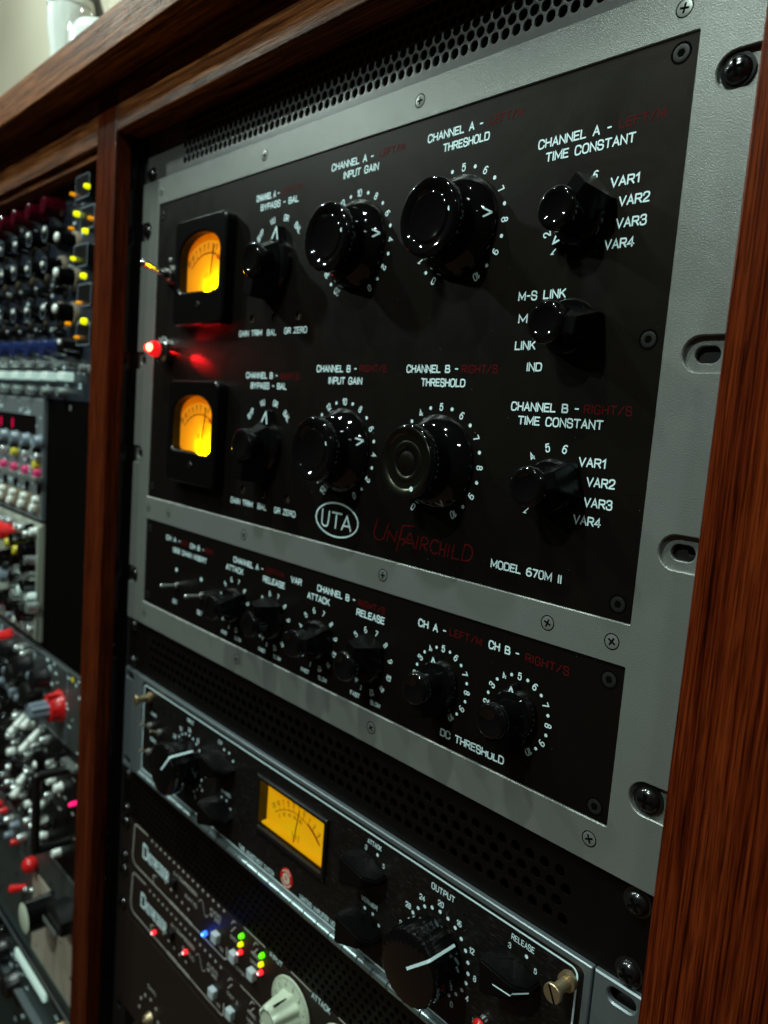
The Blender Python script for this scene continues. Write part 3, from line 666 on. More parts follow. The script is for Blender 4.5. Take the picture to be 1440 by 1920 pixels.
lo = bpy.data.objects.new('jewel_glow', l2); C.objects.link(lo); lo.location = (jx*MM, (PY-24)*MM, jz*MM)

# round shouldered panel meters
def arch_meter(cz):
    ox, oz = 107.0, cz
    case = rrect(-35,35,-38,37,6,6)
    win = [(29.5,-13.5)]
    win = arc(22.5,-9.5,5,-90,0,4)+[(27.6,12.5)]+[(27.4*math.cos(a)*(1.0), 12.5+14.0*math.sin(a)) for a in [PI*k/16 for k in range(1,16)]]+[(-27.6,12.5)]+arc(-23.5,-10.0,4,180,270,4)
    c = put(cmp_, 'meter', M_(MB().plate(case, [win], -8.8, 0, 1.2), 'knobbody', 'meter_case', 20), ox, PY, oz)
    s = MB().prism([(x*1.1, z*1.1) for x, z in [(-29,-15),(29,-15),(29,28),(-29,28)]], -1.6, -0.9)
    sub(c, 'dial_face', M_(s, 'dial', 'dial_face'))
    k = MB(); R0 = 33; cz0 = -19
    k.ring(1,cz0,R0-1,0.8,-1.7,-45,45,60)
    for i in range(11):
        a = math.radians(-44+8.8*i); k.ribbon([(1+(R0-1)*math.sin(a),cz0+(R0-1)*math.cos(a)),(1+(R0+1.6)*math.sin(a),cz0+(R0+1.6)*math.cos(a))],0.45,-1.75)
    for i, sx in enumerate(('20','10','7','5','3','2','1','0','1','2','3')):
        a = math.radians(-44+8.8*i); text(k, sx, 1+(R0+4)*math.sin(a), None, cz0+(R0+4)*math.cos(a), 3.0, -1.75, 0.2, rot=a)
    text(k, 'VU', 0, None, -3, 3.6, -1.75, 0.15)
    sub(c, 'scale_print', M_(k, 'scale_ink', 'scale_print'))
    sub(c, 'scale_overload_band', M_(MB().ring(1,cz0,R0-2.4,1.4,-1.78,22,45,60), 'scale_red', 'overload_band'))
    sub(c, 'needle', M_(MB().tube((6,-3.4,-16),(11.5,-3.4,18),0.6,0.4,6), 'needle', 'needle'))
    b = MB().ball((5.5,-2.2,-14.0),5.4,sy=0.2).ball((20.5,-2.2,-13.4),5.4,sy=0.2)
    sub(c, 'dial_bulb', M_(b, 'bulb', 'dial_bulb'))
    sub(c, 'window_glass', M_(MB().add([(x,-7.4,z) for x, z in win],[tuple(range(len(win)))]), 'glass', 'glass'))
    sub(c, 'zero_screw', M_(MB().lathe([(0.01,-9.6),(2.2,-9.5),(2.6,-8.8)], seg=18), 'knobsatin', 'zero_screw'), loc=(2,0,-24))
    for bx in (5.5,21.0):
        l = bpy.data.lights.new('meter_bulb_light','POINT'); l.energy = 0.032; l.color = (1.0,0.70,0.0); l.shadow_soft_size = 0.002
        lo = bpy.data.objects.new('meter_bulb_light', l); C.objects.link(lo); lo.location = ((ox+bx)*MM, (PY-6.4)*MM, (oz-11)*MM)
arch_meter(277.2); arch_meter(163.2)

# ------------------------------------------------------------------ perforated vent panels
def perforated(x0, x1, z0, z1, y, hx0, hz0, nx, nz, p, hr, seg=14, th=1.5):
    # hexagonal cells, each with a round hole; plain borders around
    mb = MB(); s_ = p/math.sqrt(3); rh = p*math.sqrt(3)/2
    for j in range(nz):
        for i in range(nx-(j % 2)):
            cx = hx0+p*(i+0.5*(j % 2)); cz = hz0+rh*j
            hexa = [(cx-p/2,cz-s_/2),(cx,cz-s_),(cx+p/2,cz-s_/2),(cx+p/2,cz+s_/2),(cx,cz+s_),(cx-p/2,cz+s_/2)]
            if j == 0: hexa[0] = (cx-p/2,cz-s_); hexa[2] = (cx+p/2,cz-s_)
            if j == nz-1: hexa[3] = (cx+p/2,cz+s_); hexa[5] = (cx-p/2,cz+s_)
            angs = [math.atan2(b-cz, a-cx) for a, b in hexa]
            ps = []
            for k in range(6):
                a, b = hexa[k]; c2, d = hexa[(k+1) % 6]; ps += [(a,b),((a+c2)/2,(b+d)/2)]
            vs = [(a,y,b) for a, b in ps]; n = 12
            for a, b in ps:
                t = math.atan2(b-cz, a-cx); vs.append((cx+hr*math.cos(t), y+0.05, cz+hr*math.sin(t)))
            for a, b in ps:
                t = math.atan2(b-cz, a-cx); vs.append((cx+hr*math.cos(t), y+th, cz+hr*math.sin(t)))
            mb.add(vs, [(k,(k+1)%n,n+(k+1)%n,n+k) for k in range(n)]+[(n+k,n+(k+1)%n,2*n+(k+1)%n,2*n+k) for k in range(n)])
    zb = hz0-s_; zt = hz0+rh*(nz-1)+s_; xl = hx0-p/2; xr = hx0+p*(nx-1)+p/2
    mb.box(x0,x1,y,y+th,z0,zb); mb.box(x0,x1,y,y+th,zt,z1)
    mb.box(x0,xl,y,y+th,zb,zt); mb.box(xr,x1,y,y+th,zb,zt)
    for j in range(1, nz, 2):
        cz = hz0+rh*j; hi = cz+s_; e = s_ if j == nz-1 else s_/2
        mb.prism([(xl,cz-s_),(xl+p/2,cz-s_/2),(xl+p/2,cz+e),(xl,hi)], y+0.02, y+th); mb.prism([(xr,cz-s_),(xr,hi),(xr-p/2,cz+e),(xr-p/2,cz-s_/2)], y+0.02, y+th)
    return mb
v1 = thing('vent_panel', 'dark grey perforated vent panel above the large grey compressor', 'vent panel', (241.3,3,377))
part('perforated_plate', perforated(0,482.6,355.3,398.8,3,60.4,363.35,59,6,6.265,2.62), 'vent', v1, sharp=40)
rscrew(v1, 9.5, 361.2, 2.6)
rscrew(v1, 473.9, 361.2, 2.6)
v2 = thing('vent_panel', 'black perforated vent panel directly below the large grey compressor', 'vent panel', (241.3,3,-22))
hx = T(442.6,0,3)[0]-8.18*49
part('perforated_plate', perforated(0,482.6,-44.2,-0.3,3,hx,T(0,-31.5,3)[1],50,4,8.18,2.75), 'ventdark', v2, sharp=40)
for z in (-6.8,-38.2):
    rscrew(v2, 474.4, z-0.6, 2.6, z); rscrew(v2, 8.8, z, 2.6, z)
v3 = thing('vent_panel', 'black fine mesh vent panel below the yellow metered limiter', 'vent panel', (241.3,3,-155))
part('perforated_plate', perforated(0,482.6,-177.6,-133.6,3,22,-173.0,74,7,6.0,1.9), 'ventdark', v3, sharp=40)
for z in (-139.8,-171.4): rscrew(v3, 473.9, z, 2.6, z); rscrew(v3, 8.8, z, 2.6, z)

# ------------------------------------------------------------------ tube limiter with the yellow meter
lim = thing('limiting_amplifier', 'silver framed tube limiter with a wide yellow meter, white outline and bottom hinge', 'limiting amplifier', (241.3,0,-133))
part('frame', MB().plate(rrect(22,459.7,-131.3,-44.6,0.8,3), [rrect(34.2,455.9,-124.2,-47.9,3.5,6)], 0, 3.0, 0.5), 'alu', lim)
el = rrect(2.4,15.4,-54.2,-47.6,3.25,6); el2 = rrect(2.4,15.4,-130,-123.5,3.25,6)
part('ear_plate', MB().plate([(0,-133.1),(21.6,-133.1),(21.6,-44.6),(0,-44.6)], [el, el2], 0.6, 3.2, 0.5), 'alu', lim)
part('ear_plate', MB().plate([(460.3,-133.1),(482.6,-133.1),(482.6,-44.6),(460.3,-44.6)], [[(482.6-x,z) for x,z in reversed(el)], [(482.6-x,z) for x,z in reversed(el2)]], 0.4, 3.2, 0.7), 'alu', lim)
part('front_panel', MB().plate(rrect(38.5,456.8,-121.7,-46.5,3.3,6), [rrect(211.5,281,-90.6,-59.2,0.5,2)], 0.6, 2.6, 0.1), 'panel176', lim)
part('lower_strip', MB().box(22,459.7,2.2,3.2,-133.1,-131.4), 'ventdark', lim)
part('chassis', MB().box(20,462,14,240,-132,-46), 'dark', lim)
o1 = MB().ribbon(rrect(40.6,453.8,-120.6,-48.3,3.4,7), 0.95, 0.52, closed=True)
part('white_outline', o1, 'white', lim)
kn = M_(MB().tube((0,0,0),(11.9,0,0),2.3,2.3,16), 'hinge', 'hinge_knuckle')
for k in range(33): put(lim, 'hinge_knuckle', kn, 39.8+12.68*k, -0.4, -125.3)
part('hinge_leaf', MB().box(39.5,458.5,0.1,0.55,-127.6,-122.2), 'rail', lim)
# meter
part('meter_bezel', MB().plate(rrect(209,283.5,-95.3,-56.6,1,3), [rrect(213,280.6,-91.2,-60,0.5,2)], -1.8, 6.0, 0.8), 'knobsatin', lim)
mx, mz = 246.8, -76
dm = put(lim, 'dial_face', M_(MB().box(-37,40,0,0.8,-20,18), 'dial176', 'dial_face'), mx, 6.2, mz)
part('dial_side_wall', MB().box(209.6,212.9,2.0,6.1,-95,-58), 'dial176', lim)
k = MB(); R0 = 34; c0 = -30
k.ring(-2,c0,R0,0.45,-0.06,-42,42,60)
for i, sx in enumerate(('20','10','7','5','3','1','0','1','2','3')):
    a = math.radians(-40+8.6*i); k.ribbon([(-2+R0*math.sin(a),c0+R0*math.cos(a)),(-2+(R0+2)*math.sin(a),c0+(R0+2)*math.cos(a))],0.45,-0.08)
    text(k, sx, -2+(R0+4.5)*math.sin(a), None, c0+(R0+4.5)*math.cos(a), 2.6, -0.08, 0.17, rot=a)
for i, sx in enumerate(('0','20','40','60','80')):
    a = math.radians(-36+11*i); text(k, sx, -2+(R0-3)*math.sin(a), None, c0+(R0-3)*math.cos(a), 2.0, -0.08, 0.16, rot=a)
text(k, 'VU', -2, None, -12, 4.6, -0.08, 0.12)
sub(dm, 'scale_print', M_(k, 'scale_ink', 'scale_print'))
sub(dm, 'overload_band', M_(MB().ring(-2,c0,R0+0.8,1.3,-0.1,20,46,60), 'scale_red', 'overload_band'))
sub(dm, 'needle', M_(MB().tube((-1.5,-2.5,-18),(3.6,-2.5,9.5),0.4,0.3,6), 'needle', 'needle'))
part('dial_lower_ledge', MB().box(212.8,280.8,2.0,6.1,-94.5,-89.5), 'dial176', lim)
part('meter_glass', MB().add([(213,0.2,-91.2),(280.6,0.2,-91.2),(280.6,0.2,-60),(213,0.2,-60)],[(0,1,2,3)]), 'glass', lim)
# round red badge
bd = put(lim, 'badge', M_(MB().lathe([(0.01,-0.4),(6.3,-0.4),(6.5,0)], seg=36), 'redplastic', 'badge'), 245.8, 0.6, -113.4)
sub(bd, 'badge_centre', M_(MB().disc(0,0,3.6,-0.45,24).ring(0,0,5.2,0.9,-0.45,-50,50).ring(0,0,5.2,0.9,-0.45,110,250), 'cream', 'badge_centre'))
sub(bd, 'badge_emblem', M_(MB().ribbon([(-1.2,-1.8),(-1.2,1.6),(1.2,1.6),(1.2,0),(-0.6,0),(1.5,-1.9)],0.6,-0.5), 'redplastic', 'badge_emblem'))
KX = {}
LT2 = MB(); y2 = 0.52
def t2(s, x0, x1, z, H=2.4, w=0.17): part('lettering', text(MB(), s, x0, x1, z, H, y2, w), 'white', lim)
t2('OUTPUT',366.9,383.0,-54.2,2.9,0.16); t2('RELEASE',418.4,431.4,-52.9,2.6,0.15); t2('ATTACK',317.2,328.6,-53.3,2.4); t2('VERNIER',315.8,329.2,-88.4,2.3)
t2('INPUT',112.0,121.8,-53.6,2.6); t2('LIMITING AMPLIFIER NO. 176',260.5,302.2,-117.7,2.7,0.15); t2('TUBE ADJUSTMENT SWITCH',190.1,232.3,-117.6,2.7,0.15)
t2('LOW',156.8,162,-54.2,2.2); t2('HI PASS',164.5,176,-88,2.2); t2('POWER',54.0,63.0,-68.2,2.3); t2('STEREO',54.0,64.0,-89.6,2.3); t2('OFF',108,114,-106,2.0)
def dial2(cx, cz, R, a0, a1, n, r, nums=(), NR=0, H=2.4):
    LT2 = MB()
    for i in range(n):
        a = math.radians(a0+(a1-a0)*i/(n-1)); LT2.disc(cx+R*math.sin(a), cz+R*math.cos(a), r, y2)
    for i, s in enumerate(nums):
        a = math.radians(a0+(a1-a0)*i/(len(nums)-1)); text(LT2, s, cx+NR*math.sin(a), None, cz+NR*math.cos(a), H, y2, 0.19)
    part('dial_numerals', LT2, 'white', lim)
dial2(374.2,-86.5,21.3,150,-150,21,1.0,('0','4','8','12','16','20','24','28','32','36','40'),25.6,2.5)
dial2(116.2,-86.3,21.5,150,-150,21,0.95,('0','4','8','12','16','20','24','28','32','36','40'),25.6,2.5)
for cx, cz, nn in ((322.6,-68.2,'135'),(424.2,-68.2,'135'),(168.3,-67.8,''),(322.6,-103.6,''),(168.3,-103.2,'')):
    LT2 = MB()
    for i in range(6):
        a = math.radians(-90+36*i)
        if nn and i in (2,4): text(LT2, nn[i//2-0] if i < 4 else '5', cx+10.8*math.sin(a)+ (-3 if i == 2 else 0), None, cz+10.8*math.cos(a), 2.2, y2, 0.16)
        elif not (nn == '' and i > 4): LT2.disc(cx+10.8*math.sin(a), cz+10.8*math.cos(a), 0.95, y2)
    part('dial_numerals', LT2, 'white', lim)

def fader_knob(x, z, deg):
    h = 22.5; R = 19.3
    kb = put(lim, 'gain_knob', M_(MB().lathe([(0.01,-h),(R-1.6,-h),(R-0.6,-h+0.4),(R,-h+1.4),(R,-4.2),(R-0.5,-3.0),(R-2,-2.6),(R-2,0)], seg=72, flute=(24,0.03)), 'knob', 'gain_knob', 30), x, 0.6, z)
    a = math.radians(deg); s_, c_ = math.sin(a), math.cos(a); px, pz = c_, -s_; w_ = 0.75; pts = [(0.5,-h-0.06),(R-1.3,-h-0.06),(R+0.12,-h+1.2),(R+0.12,-3.8)]
    vs = []
    for r, y in pts: vs += [(r*s_-px*w_, y, r*c_-pz*w_),(r*s_+px*w_, y, r*c_+pz*w_)]
    sub(kb, 'index_line', M_(MB().add(vs,[(2*i,2*i+1,2*i+3,2*i+2) for i in range(3)]), 'white', 'index_line', 20))
fader_knob(374.2,-86.5,48); fader_knob(116.2,-86.3,40)
sb = MB().hull([(-8.2,-15.5,-11.0),(8.2,-15.5,-11.0),(-9,0,-12.5),(9,0,-12.5),(-8.8,-14,-12.0),(8.8,-14,-12.0),(-3.2,-14,7),(3.2,-14,7),(-1.2,-8,12),(1.2,-8,12),(-2.0,0,12.6),(2.0,0,12.6),(-8.5,-3,0),(8.5,-3,0),(-8.5,0,0),(8.5,0,0)], 0.8)
ME['gb'] = M_(sb, 'knobbody', 'bar_knob', 45)
bl = MB().ribbon([(0,-3),(0,7)],0.7,-16.2).ribbon([(0,7.1),(0,11.6)],0.7,-16.2)
bl.v = [(x, (-15.5-0.25 if z < 7.05 else -14.15+(z-7)*1.2) if z >= 7 else -16.5+ (z+11.5)*2.5/18.5-0.08, z) for x, y, z in bl.v]
ME['gl'] = M_(bl, 'white', 'index_line')
for x, z, a in ((322.6,-68.2,88),(424.2,-68.2,84),(168.3,-67.8,88),(322.6,-103.6,88),(168.3,-103.2,88)):
    kb = put(lim, 'bar_knob', ME['gb'], x, 0.6, z, math.radians(a))
    if x > 400: sub(kb, 'index_line', ME['gl'])
for x, z in ((54,-79.0),(71,-78.6),(54.3,-101)):
    t = put(lim, 'toggle_switch', M_(MB().lathe([(1.4,-3),(2.4,-2.6),(2.6,0)], seg=18), 'nickel', 'bushing'), x, 0.6, z); sub(t, 'lever', M_(MB().tube((0,-2,0),(0,-9,3),0.9,1.1), 'tan', 'lever'))
for x, z, nm in ((52,-55.5,1),(450.3,-55.2,2)):
    t = put(lim, 'thumb_screw', M_(MB().lathe([(0.01,-13.8),(4.1,-13.8),(4.4,-13.4),(4.4,-12.2),(2.9,-11.9),(2.7,-3.0),(4.3,-2.8),(4.4,0)], seg=28), 'brass', 'thumb_screw', 30), x, 0.6, z)
    sub(t, 'slot', M_(MB().box(-0.45,0.45,-13.95,-13.5,-4.2,4.2), 'dark', 'slot'), rot=-0.45)
jw = put(lim, 'pilot_lamp', M_(MB().lathe([(4.2,-2.6),(4.8,-2.2),(5.0,0)], seg=28), 'chrome', 'bezel'), 407, 0.6, -105.8)
sub(jw, 'jewel', M_(MB().ball((0,-2.0,0),3.9,sy=0.9), 'redplastic', 'jewel'))

# everything inside the frame was laid out on a plane 2 mm nearer: bring it to the panel's true depth and size
_K = 1.0075; _seen = set()
for c in lim.children:
    if c.name.split('.')[0] in ('frame', 'ear_plate', 'lower_strip', 'chassis', 'rack_screw'): continue
    gx, gz = ORG[lim.name][0]*MM, ORG[lim.name][2]*MM; ax, az = 0.60681, 0.18068
    if c.location.length < 1e-9:
        for v in c.data.vertices:
            v.co.x = ax+(v.co.x+gx-ax)*_K-gx; v.co.z = az+(v.co.z+gz-az)*_K-gz
    else:
        c.location.x = ax+(c.location.x+gx-ax)*_K-gx; c.location.z = az+(c.location.z+gz-az)*_K-gz
# ------------------------------------------------------------------ two slim compressors with cream dials
def slim(name_label, dz, leds):
    t = thing('slim_compressor', name_label, 'audio compressor', (241.3,3,-200+dz), 'slim brown-black compressors stacked below the limiter')
    def P(x, z): a, b = T(x, z, 3); return a, b+dz
    part('front_panel', MB().plate([(0,-222+dz),(482.6,-222+dz),(482.6,-178.0+dz),(0,-178.0+dz)], [], 3, 6, 0.3), 'dist', t)
    part('chassis', MB().box(20,462,6.1,240,-221+dz,-179+dz), 'dark', t)
    ln = MB(); yy = 2.93
    ln.ribbon([P(*q) for q in [(54,-174.8),(34.0,-174.8)]+[(31.2,-176.0),(30.0,-179),(29.6,-190),(28.6,-203),(30.0,-208.6),(34.0,-210.8)]+[(60,-211),(178,-211.4),(180.6,-209.5),(180.4,-201.0)]], 1.0, yy)
    ln.ribbon([P(200,-174.0),P(225.5,-173.8)], 0.8, yy)
    ln.ribbon([P(255,-173.4),P(276,-173.8)], 0.8, yy); ln.ribbon([P(303,-173.6),P(340,-173.6)], 0.8, yy)
    ln.ribbon([P(68,-210.5),P(66.2,-205),P(68,-202.8),P(72,-202.6)], 0.7, yy)
    ln.ribbon([P(*q) for q in ch([(139,-188),(141.5,-184.5),(144.5,-184.6),(146.5,-189),(148.5,-193.6),(151.5,-194),(153,-191)])], 0.45, yy)
    for a in (184.5, 212.5): ln.ribbon([P(*q) for q in [(a,-180),(a+2.2,-176.6),(a+5,-176.6)]], 0.7, yy); ln.ribbon([P(a,-186),P(a+3.2,-182),P(a+5,-180)],0.7,yy)
    part('outline', ln, 'dimwhite', t); ln = MB()
    for i in range(16): ln.disc(*P(62.3+7.45*i,-176.1), 1.15, yy-0.02)
    for i, (x, z) in enumerate(((88,-199),(97,-200.5),(106,-201.4),(115,-201.9),(125,-201.9))): ln.disc(*P(x,z), 1.2, yy-0.02)
    def tt(s, x0, x1, z, H): a, b = P(x0, z); c, d = P(x1, z); part('legend', text(MB(), s, a, c, b, H, yy-0.03, 0.18), 'dimwhite', t)
    tt('6-1 COMPRESSION', 100,136.6,-184.4,2.6); tt('RATIO', 119,137,-193.4,2.6); tt('DETECTOR LINK BYPASS',96,131,-211.0,2.4)
    tt('AUDIO',155.5,170.5,-184.2,2.4); tt('HP DIST',155.5,170,-188.5,2.4); tt('BYPASS',160,176,-206.4,2.2); tt('DIST 2',184,198,-189.5,2.2); tt('DETECTOR',186,204,-208,2.2); tt('AUDIO',210,220,-186,2.2); tt('LINK',210,218,-192,2.2)
    part('scale_dots', ln, 'dimwhite', t)
    lg = MB(); a, b = P(51.5,-192.0); 
    text(lg, 'D', a, None, b+1.0, 11.5, yy-0.04, 0.17); a2, b2 = P(57,-193.0); c2, _ = P(92.2,-193.0); text(lg, 'ISTRESSOR', a2, c2, b2, 8.0, yy-0.04, 0.15, gap=1.6)
    wv = MT['white']; part('logotype', lg, 'white', t)
    lt = MB(); a, b = P(231.4,-174.9); c, _ = P(245.4,-174.9); text(lt, 'INPUT', a, c, b, 3.0, yy, 0.17); a, b = P(276.8,-175.0); c, _ = P(295,-175); text(lt, 'ATTACK', a, c, b, 3.4, yy, 0.19)
    part('dial_lettering', lt, 'white', t)
    bm_ = M_(MB().prism(rrect(-3.6,3.6,-3.6,3.6,0.6,3), -4.2, 0, 0.6), 'white_btn', 'push_button')
    bd_ = M_(MB().prism(rrect(-3.6,3.6,-3.6,3.6,0.6,3), -4.2, 0, 0.6), 'knobsatin', 'push_button')
    x, z = P(103,-190.6); put(t, 'push_button', bd_, x, 3, z, label='black push button')
    for x, z in ((167.6,-199.8),(191.6,-200.4),(214.6,-199.6)): q = P(x, z); put(t, 'push_button', bm_, q[0], 3, q[1])
    for x, z, m, r in leds:
        q = P(x, z); lb = put(t, 'led', M_(MB().lathe([(0.01,-3.6),(r*0.6,-3.3),(r*0.93,-2.5),(r,-1.4),(r,0)], seg=18), m, 'led'), q[0], 3, q[1])
        if m == 'ledblue' or m == 'ledred': sub(lb, 'led_core', M_(MB().ball((0,-3.4,0),r*0.5,sy=0.5), 'ledbluecore' if m == 'ledblue' else 'ledcore', 'led_core'))
        if m in ('ledblue',):
            l = bpy.data.lights.new('led_light','POINT'); l.energy = 0.003; l.color = (0.02,0.10,1.0); l.shadow_soft_size = 0.002
            lo = bpy.data.objects.new('led_light', l); C.objects.link(lo); lo.location = (q[0]*MM,(3-7)*MM,q[1]*MM)
    for cx, cz, rot in ((258.2,-196.5,0.2),(309.0,-196.5,0.9),(360,-196.5,0.5),(411,-196.5,1.4)):
        q = P(cx, cz)
        kb = put(t, 'dial_knob', M_(MB().lathe([(0.01,-19.2),(6.8,-19.2),(7.2,-19.6),(8.4,-19.7),(9.6,-18.8),(10.6,-13),(11.8,-6),(12.4,-4.0),(12.6,-2.2)], seg=96, flute=(8,0.13)), 'cream', 'dial_knob', 40), q[0], 3, q[1], rot)
        sub(kb, 'dial_skirt', M_(MB().lathe([(12,-2.6),(19.4,-2.2),(20.2,-1.8),(20.3,-1.0)], seg=64), 'cream', 'dial_skirt'))
        sub(kb, 'cap_groove', M_(MB().ring(0,0,7.0,0.5,-19.68), 'dark', 'cap_groove'))
        tk = MB()
        for i in range(61):
            a = math.radians(-150+5*i); r0 = 16.9 if i % 5 == 0 else 18.2
            tk.ribbon([(r0*math.sin(a),r0*math.cos(a)),(19.9*math.sin(a),19.9*math.cos(a))],0.32,0,caps=False)
        for i in range(11):
            a = math.radians(-150+30*i); text(tk, str(i), 15.2*math.sin(a), None, 15.2*math.cos(a), 2.2, 0, 0.15, rot=a)
        tk.v = [(x, -2.65-0.0+(math.hypot(x,z)-12)*0.054-0.04, z) for x, y, z in tk.v]
        sub(kb, 'dial_ticks', M_(tk, 'dark', 'dial_ticks'))
        sub(kb, 'grip_slot', M_(MB().box(-0.35,0.35,-17,-7,10.6,11.9), 'dark', 'grip_slot'))
    for zz in (-6.3,-38.1): rscrew(t, 8.8, -177.8+dz+zz, 2.6, zz); rscrew(t, 473.9, -177.8+dz+zz, 2.6, zz)
    return t
gl = [(199.3,-180.6,'ledgreen',1.9),(198.9,-187.0,'ledyellow',1.75),(198.8,-193.1,'ledred',1.75),(224.2,-180.3,'ledgreen',1.9),(223.9,-186.9,'ledyellow',1.75),(223.8,-192.9,'ledred',1.75)]
slim('upper of the two slim brown-black compressors, with blue, green, yellow and red lights lit', 0, gl+[(151.8,-206.2,'ledblue',1.9)])
slim('lower of the two slim brown-black compressors, with two red lights lit beside its white logo', -44.45, [(74.3,-206.0,'ledred',1.8),(125.2,-193.0,'ledred',1.8)])

# ------------------------------------------------------------------ plain black unit at the bottom
bu = thing('preamp', 'plain black unit with bright toggle switches at the very bottom of the right rack', 'preamp', (241.3,3,-300))
part('front_panel', MB().plate([(0,-355.2),(482.6,-355.2),(482.6,-267.2),(0,-267.2)], [], 3, 6, 0.3), 'dist', bu)
part('chassis', MB().box(20,462,6.1,240,-354,-268), 'dark', bu)
lb = MB(); a, b = T(66,-303,3); part('legend', text(MB(), 'GAIN', a, a+14, b, 3.0, 2.9, 0.16), 'dimwhite', bu)
for x, z in ((62,-314.7),(55,-321.9),(52.3,-331.5),(72,-312.5),(81.4,-314.7),(86,-324)): lb.disc(*T(x,z,3), 1.5, 2.92)
part('scale_dots', lb, 'dimwhite', bu)
for x, z in ((72,-330),(60,-352),(130,-330)):
    q = T(x, z, 3); s_ = put(bu, 'selector_switch', M_(MB().lathe([(2.5,-5),(4.5,-4.6),(5.2,-2),(6,0)], seg=24), 'brass', 'bushing'), q[0], 3, q[1]); sub(s_, 'lever', M_(MB().tube((0,-4,0),(3,-15,4),1.8,2.8), 'chrome', 'lever'))
for x in (150,220,300,380): put(bu, 'round_knob', M_(MB().lathe([(0.01,-16),(10,-16),(11,-15),(12,-2),(12.6,0)], seg=40, flute=(18,0.04)), 'knob', 'round_knob', 40), x, 3, -318)

# ------------------------------------------------------------------ left rack: units seen out of focus
LXR = -55.0
def knob_mesh(r, h, mat, cap=None, key=None):
    return M_(MB().lathe([(0.01,-h),(r*0.78,-h),(r*0.9,-h+0.8),(r,-h*0.35),(r*1.15,-h*0.12),(r*1.15,0)], seg=24, flute=(12,0.05)), mat, 'knob')
def rows(th, name, mesh, zs, xs, y=3, subs=(), rotf=None):
    out = []
    for z in zs:
        for x in xs:
            o = put(th, name, mesh, x, y, z, random.uniform(-2,2) if rotf is None else rotf)
            for n_, m_ in subs: sub(o, n_, m_)
            out.append(o)
    return out
ua = thing('channel_strip_rack', 'tall black rack unit full of knobs with yellow lights at the upper left', 'channel strip rack', (-296,3,290))
part('front_panel', MB().plate([(-537,178.2),(LXR,178.2),(LXR,388),(-537,388)], [], 3, 6, 0.3), 'bluepanel', ua)
part('chassis', MB().box(-520,-75,6.1,240,180,386), 'dark', ua)
colx = [-139-43.2*i for i in range(0,8)]
pit = 43.2
k_red = knob_mesh(9.5, 19, 'darkred'); k_blk = knob_mesh(9.0, 18, 'knob'); k_blue = knob_mesh(10, 17, 'blueplastic'); k_grey = knob_mesh(9, 18, 'greyplastic')
rim_glint = M_(MB().ring(0,0,7.2,0.7,-18.15,seg=24), 'greyplastic', 'pale_edge')  # edge highlight of the black knobs, drawn as a pale ring
cap_s = M_(MB().ball((0,-18.6,3.5),2.8,sy=0.5), 'ceramic', 'cap'); coll = M_(MB().lathe([(10.4,-4),(11.5,-3.6),(12,0)], seg=24), 'tan', 'collar')
capw = M_(MB().ball((0.5,-18.6,2.5),4.6,sy=0.5), 'ceramic', 'cap_line')
rows(ua, 'knob', k_red, [362], colx[1:6])
rows(ua, 'knob', k_blk, [335], [x+6 for x in colx[1:7]], subs=[('cap', cap_s), ('pale_edge', rim_glint)])
rows(ua, 'knob', k_blk, [306], [x+6 for x in colx[1:7]], subs=[('cap', cap_s), ('collar', coll), ('pale_edge', rim_glint)])
rows(ua, 'knob', k_blk, [325,293,260], [-143], subs=[('cap_line', capw), ('collar', coll)], rotf=0.0)
rows(ua, 'knob', k_blk, [262], [x+6 for x in colx[1:7]], subs=[('cap', cap_s), ('collar', coll), ('pale_edge', rim_glint)])
k_sm = knob_mesh(6.0, 11, 'knob')
rows(ua, 'knob', k_sm, [284,244], [x+14 for x in colx[1:7]], subs=[('cap', M_(MB().ball((0,-13,2.5),2.0,sy=0.5), 'silver', 'cap'))])
rows(ua, 'knob', k_blue, [227], colx[1:7]); rows(ua, 'knob', k_blk, [228], [-130], subs=[('cap', cap_s)], rotf=0)
pin = M_(MB().lathe([(0.01,-10),(3.4,-9.6),(4.0,-8),(4.0,0)], seg=18), 'silver', 'push_button')
rows(ua, 'push_button', pin, [213], [-134-40.8*i for i in range(7)])
rows(ua, 'lit_button', M_(MB().prism(rrect(-9,9,-4.2,4.2,2,3), -10, 0, 1.2), 'ledstrip', 'lit_button'), [201], [-150-44.5*i for i in range(7)], rotf=0)
rows(ua, 'jack', M_(MB().lathe([(2.6,-8),(4.4,-7.8),(4.8,-6),(5,0)], seg=20), 'silver', 'jack'), [185.5], [-162-43*i for i in range(7)])
# module boxes with lit lamps at the right of the unit
mb_ = M_(MB().prism(rrect(-15,15,-9.5,9.5,2,3), -15, 0, 1.0), 'knobsatin', 'module_block')
pale_edge = M_(MB().ribbon(rrect(-15,15,-9.5,9.5,2,3), 0.9, -15.1, closed=True), 'greyplastic', 'pale_edge')
for x, z in ((-95,366),(-82,338),(-95,307),(-84,272),(-84,238)):
    o = put(ua, 'module_block', mb_, x, 3, z); sub(o, 'pale_edge', pale_edge)
def led(th, x, z, m, r=2.8, y=3, h=17):
    r *= 0.72
    o = put(th, 'lamp', M_(MB().lathe([(0.01,-h-1),(r*0.7,-h-0.5),(r,-h+1),(r,0)], seg=16), m, 'lamp'), x, y, z); return o
for x, z, r in ((-81,363.5,3.6),(-102,343.2,4.0),(-82,326,4.0),(-107,305,3.0),(-83,288,4.2),(-79,248.7,4.8)): led(ua, x, z, 'ledyellow', r*0.85, -11.5, 4)
for x, z, r in ((-112,361.5,2.8),(-70,335,3.0),(-113,332,2.6),(-91,265.2,2.8),(-115,248,3.0),(-93,235,2.6)): led(ua, x, z, 'ledorange', r*0.8, -11.5, 4)
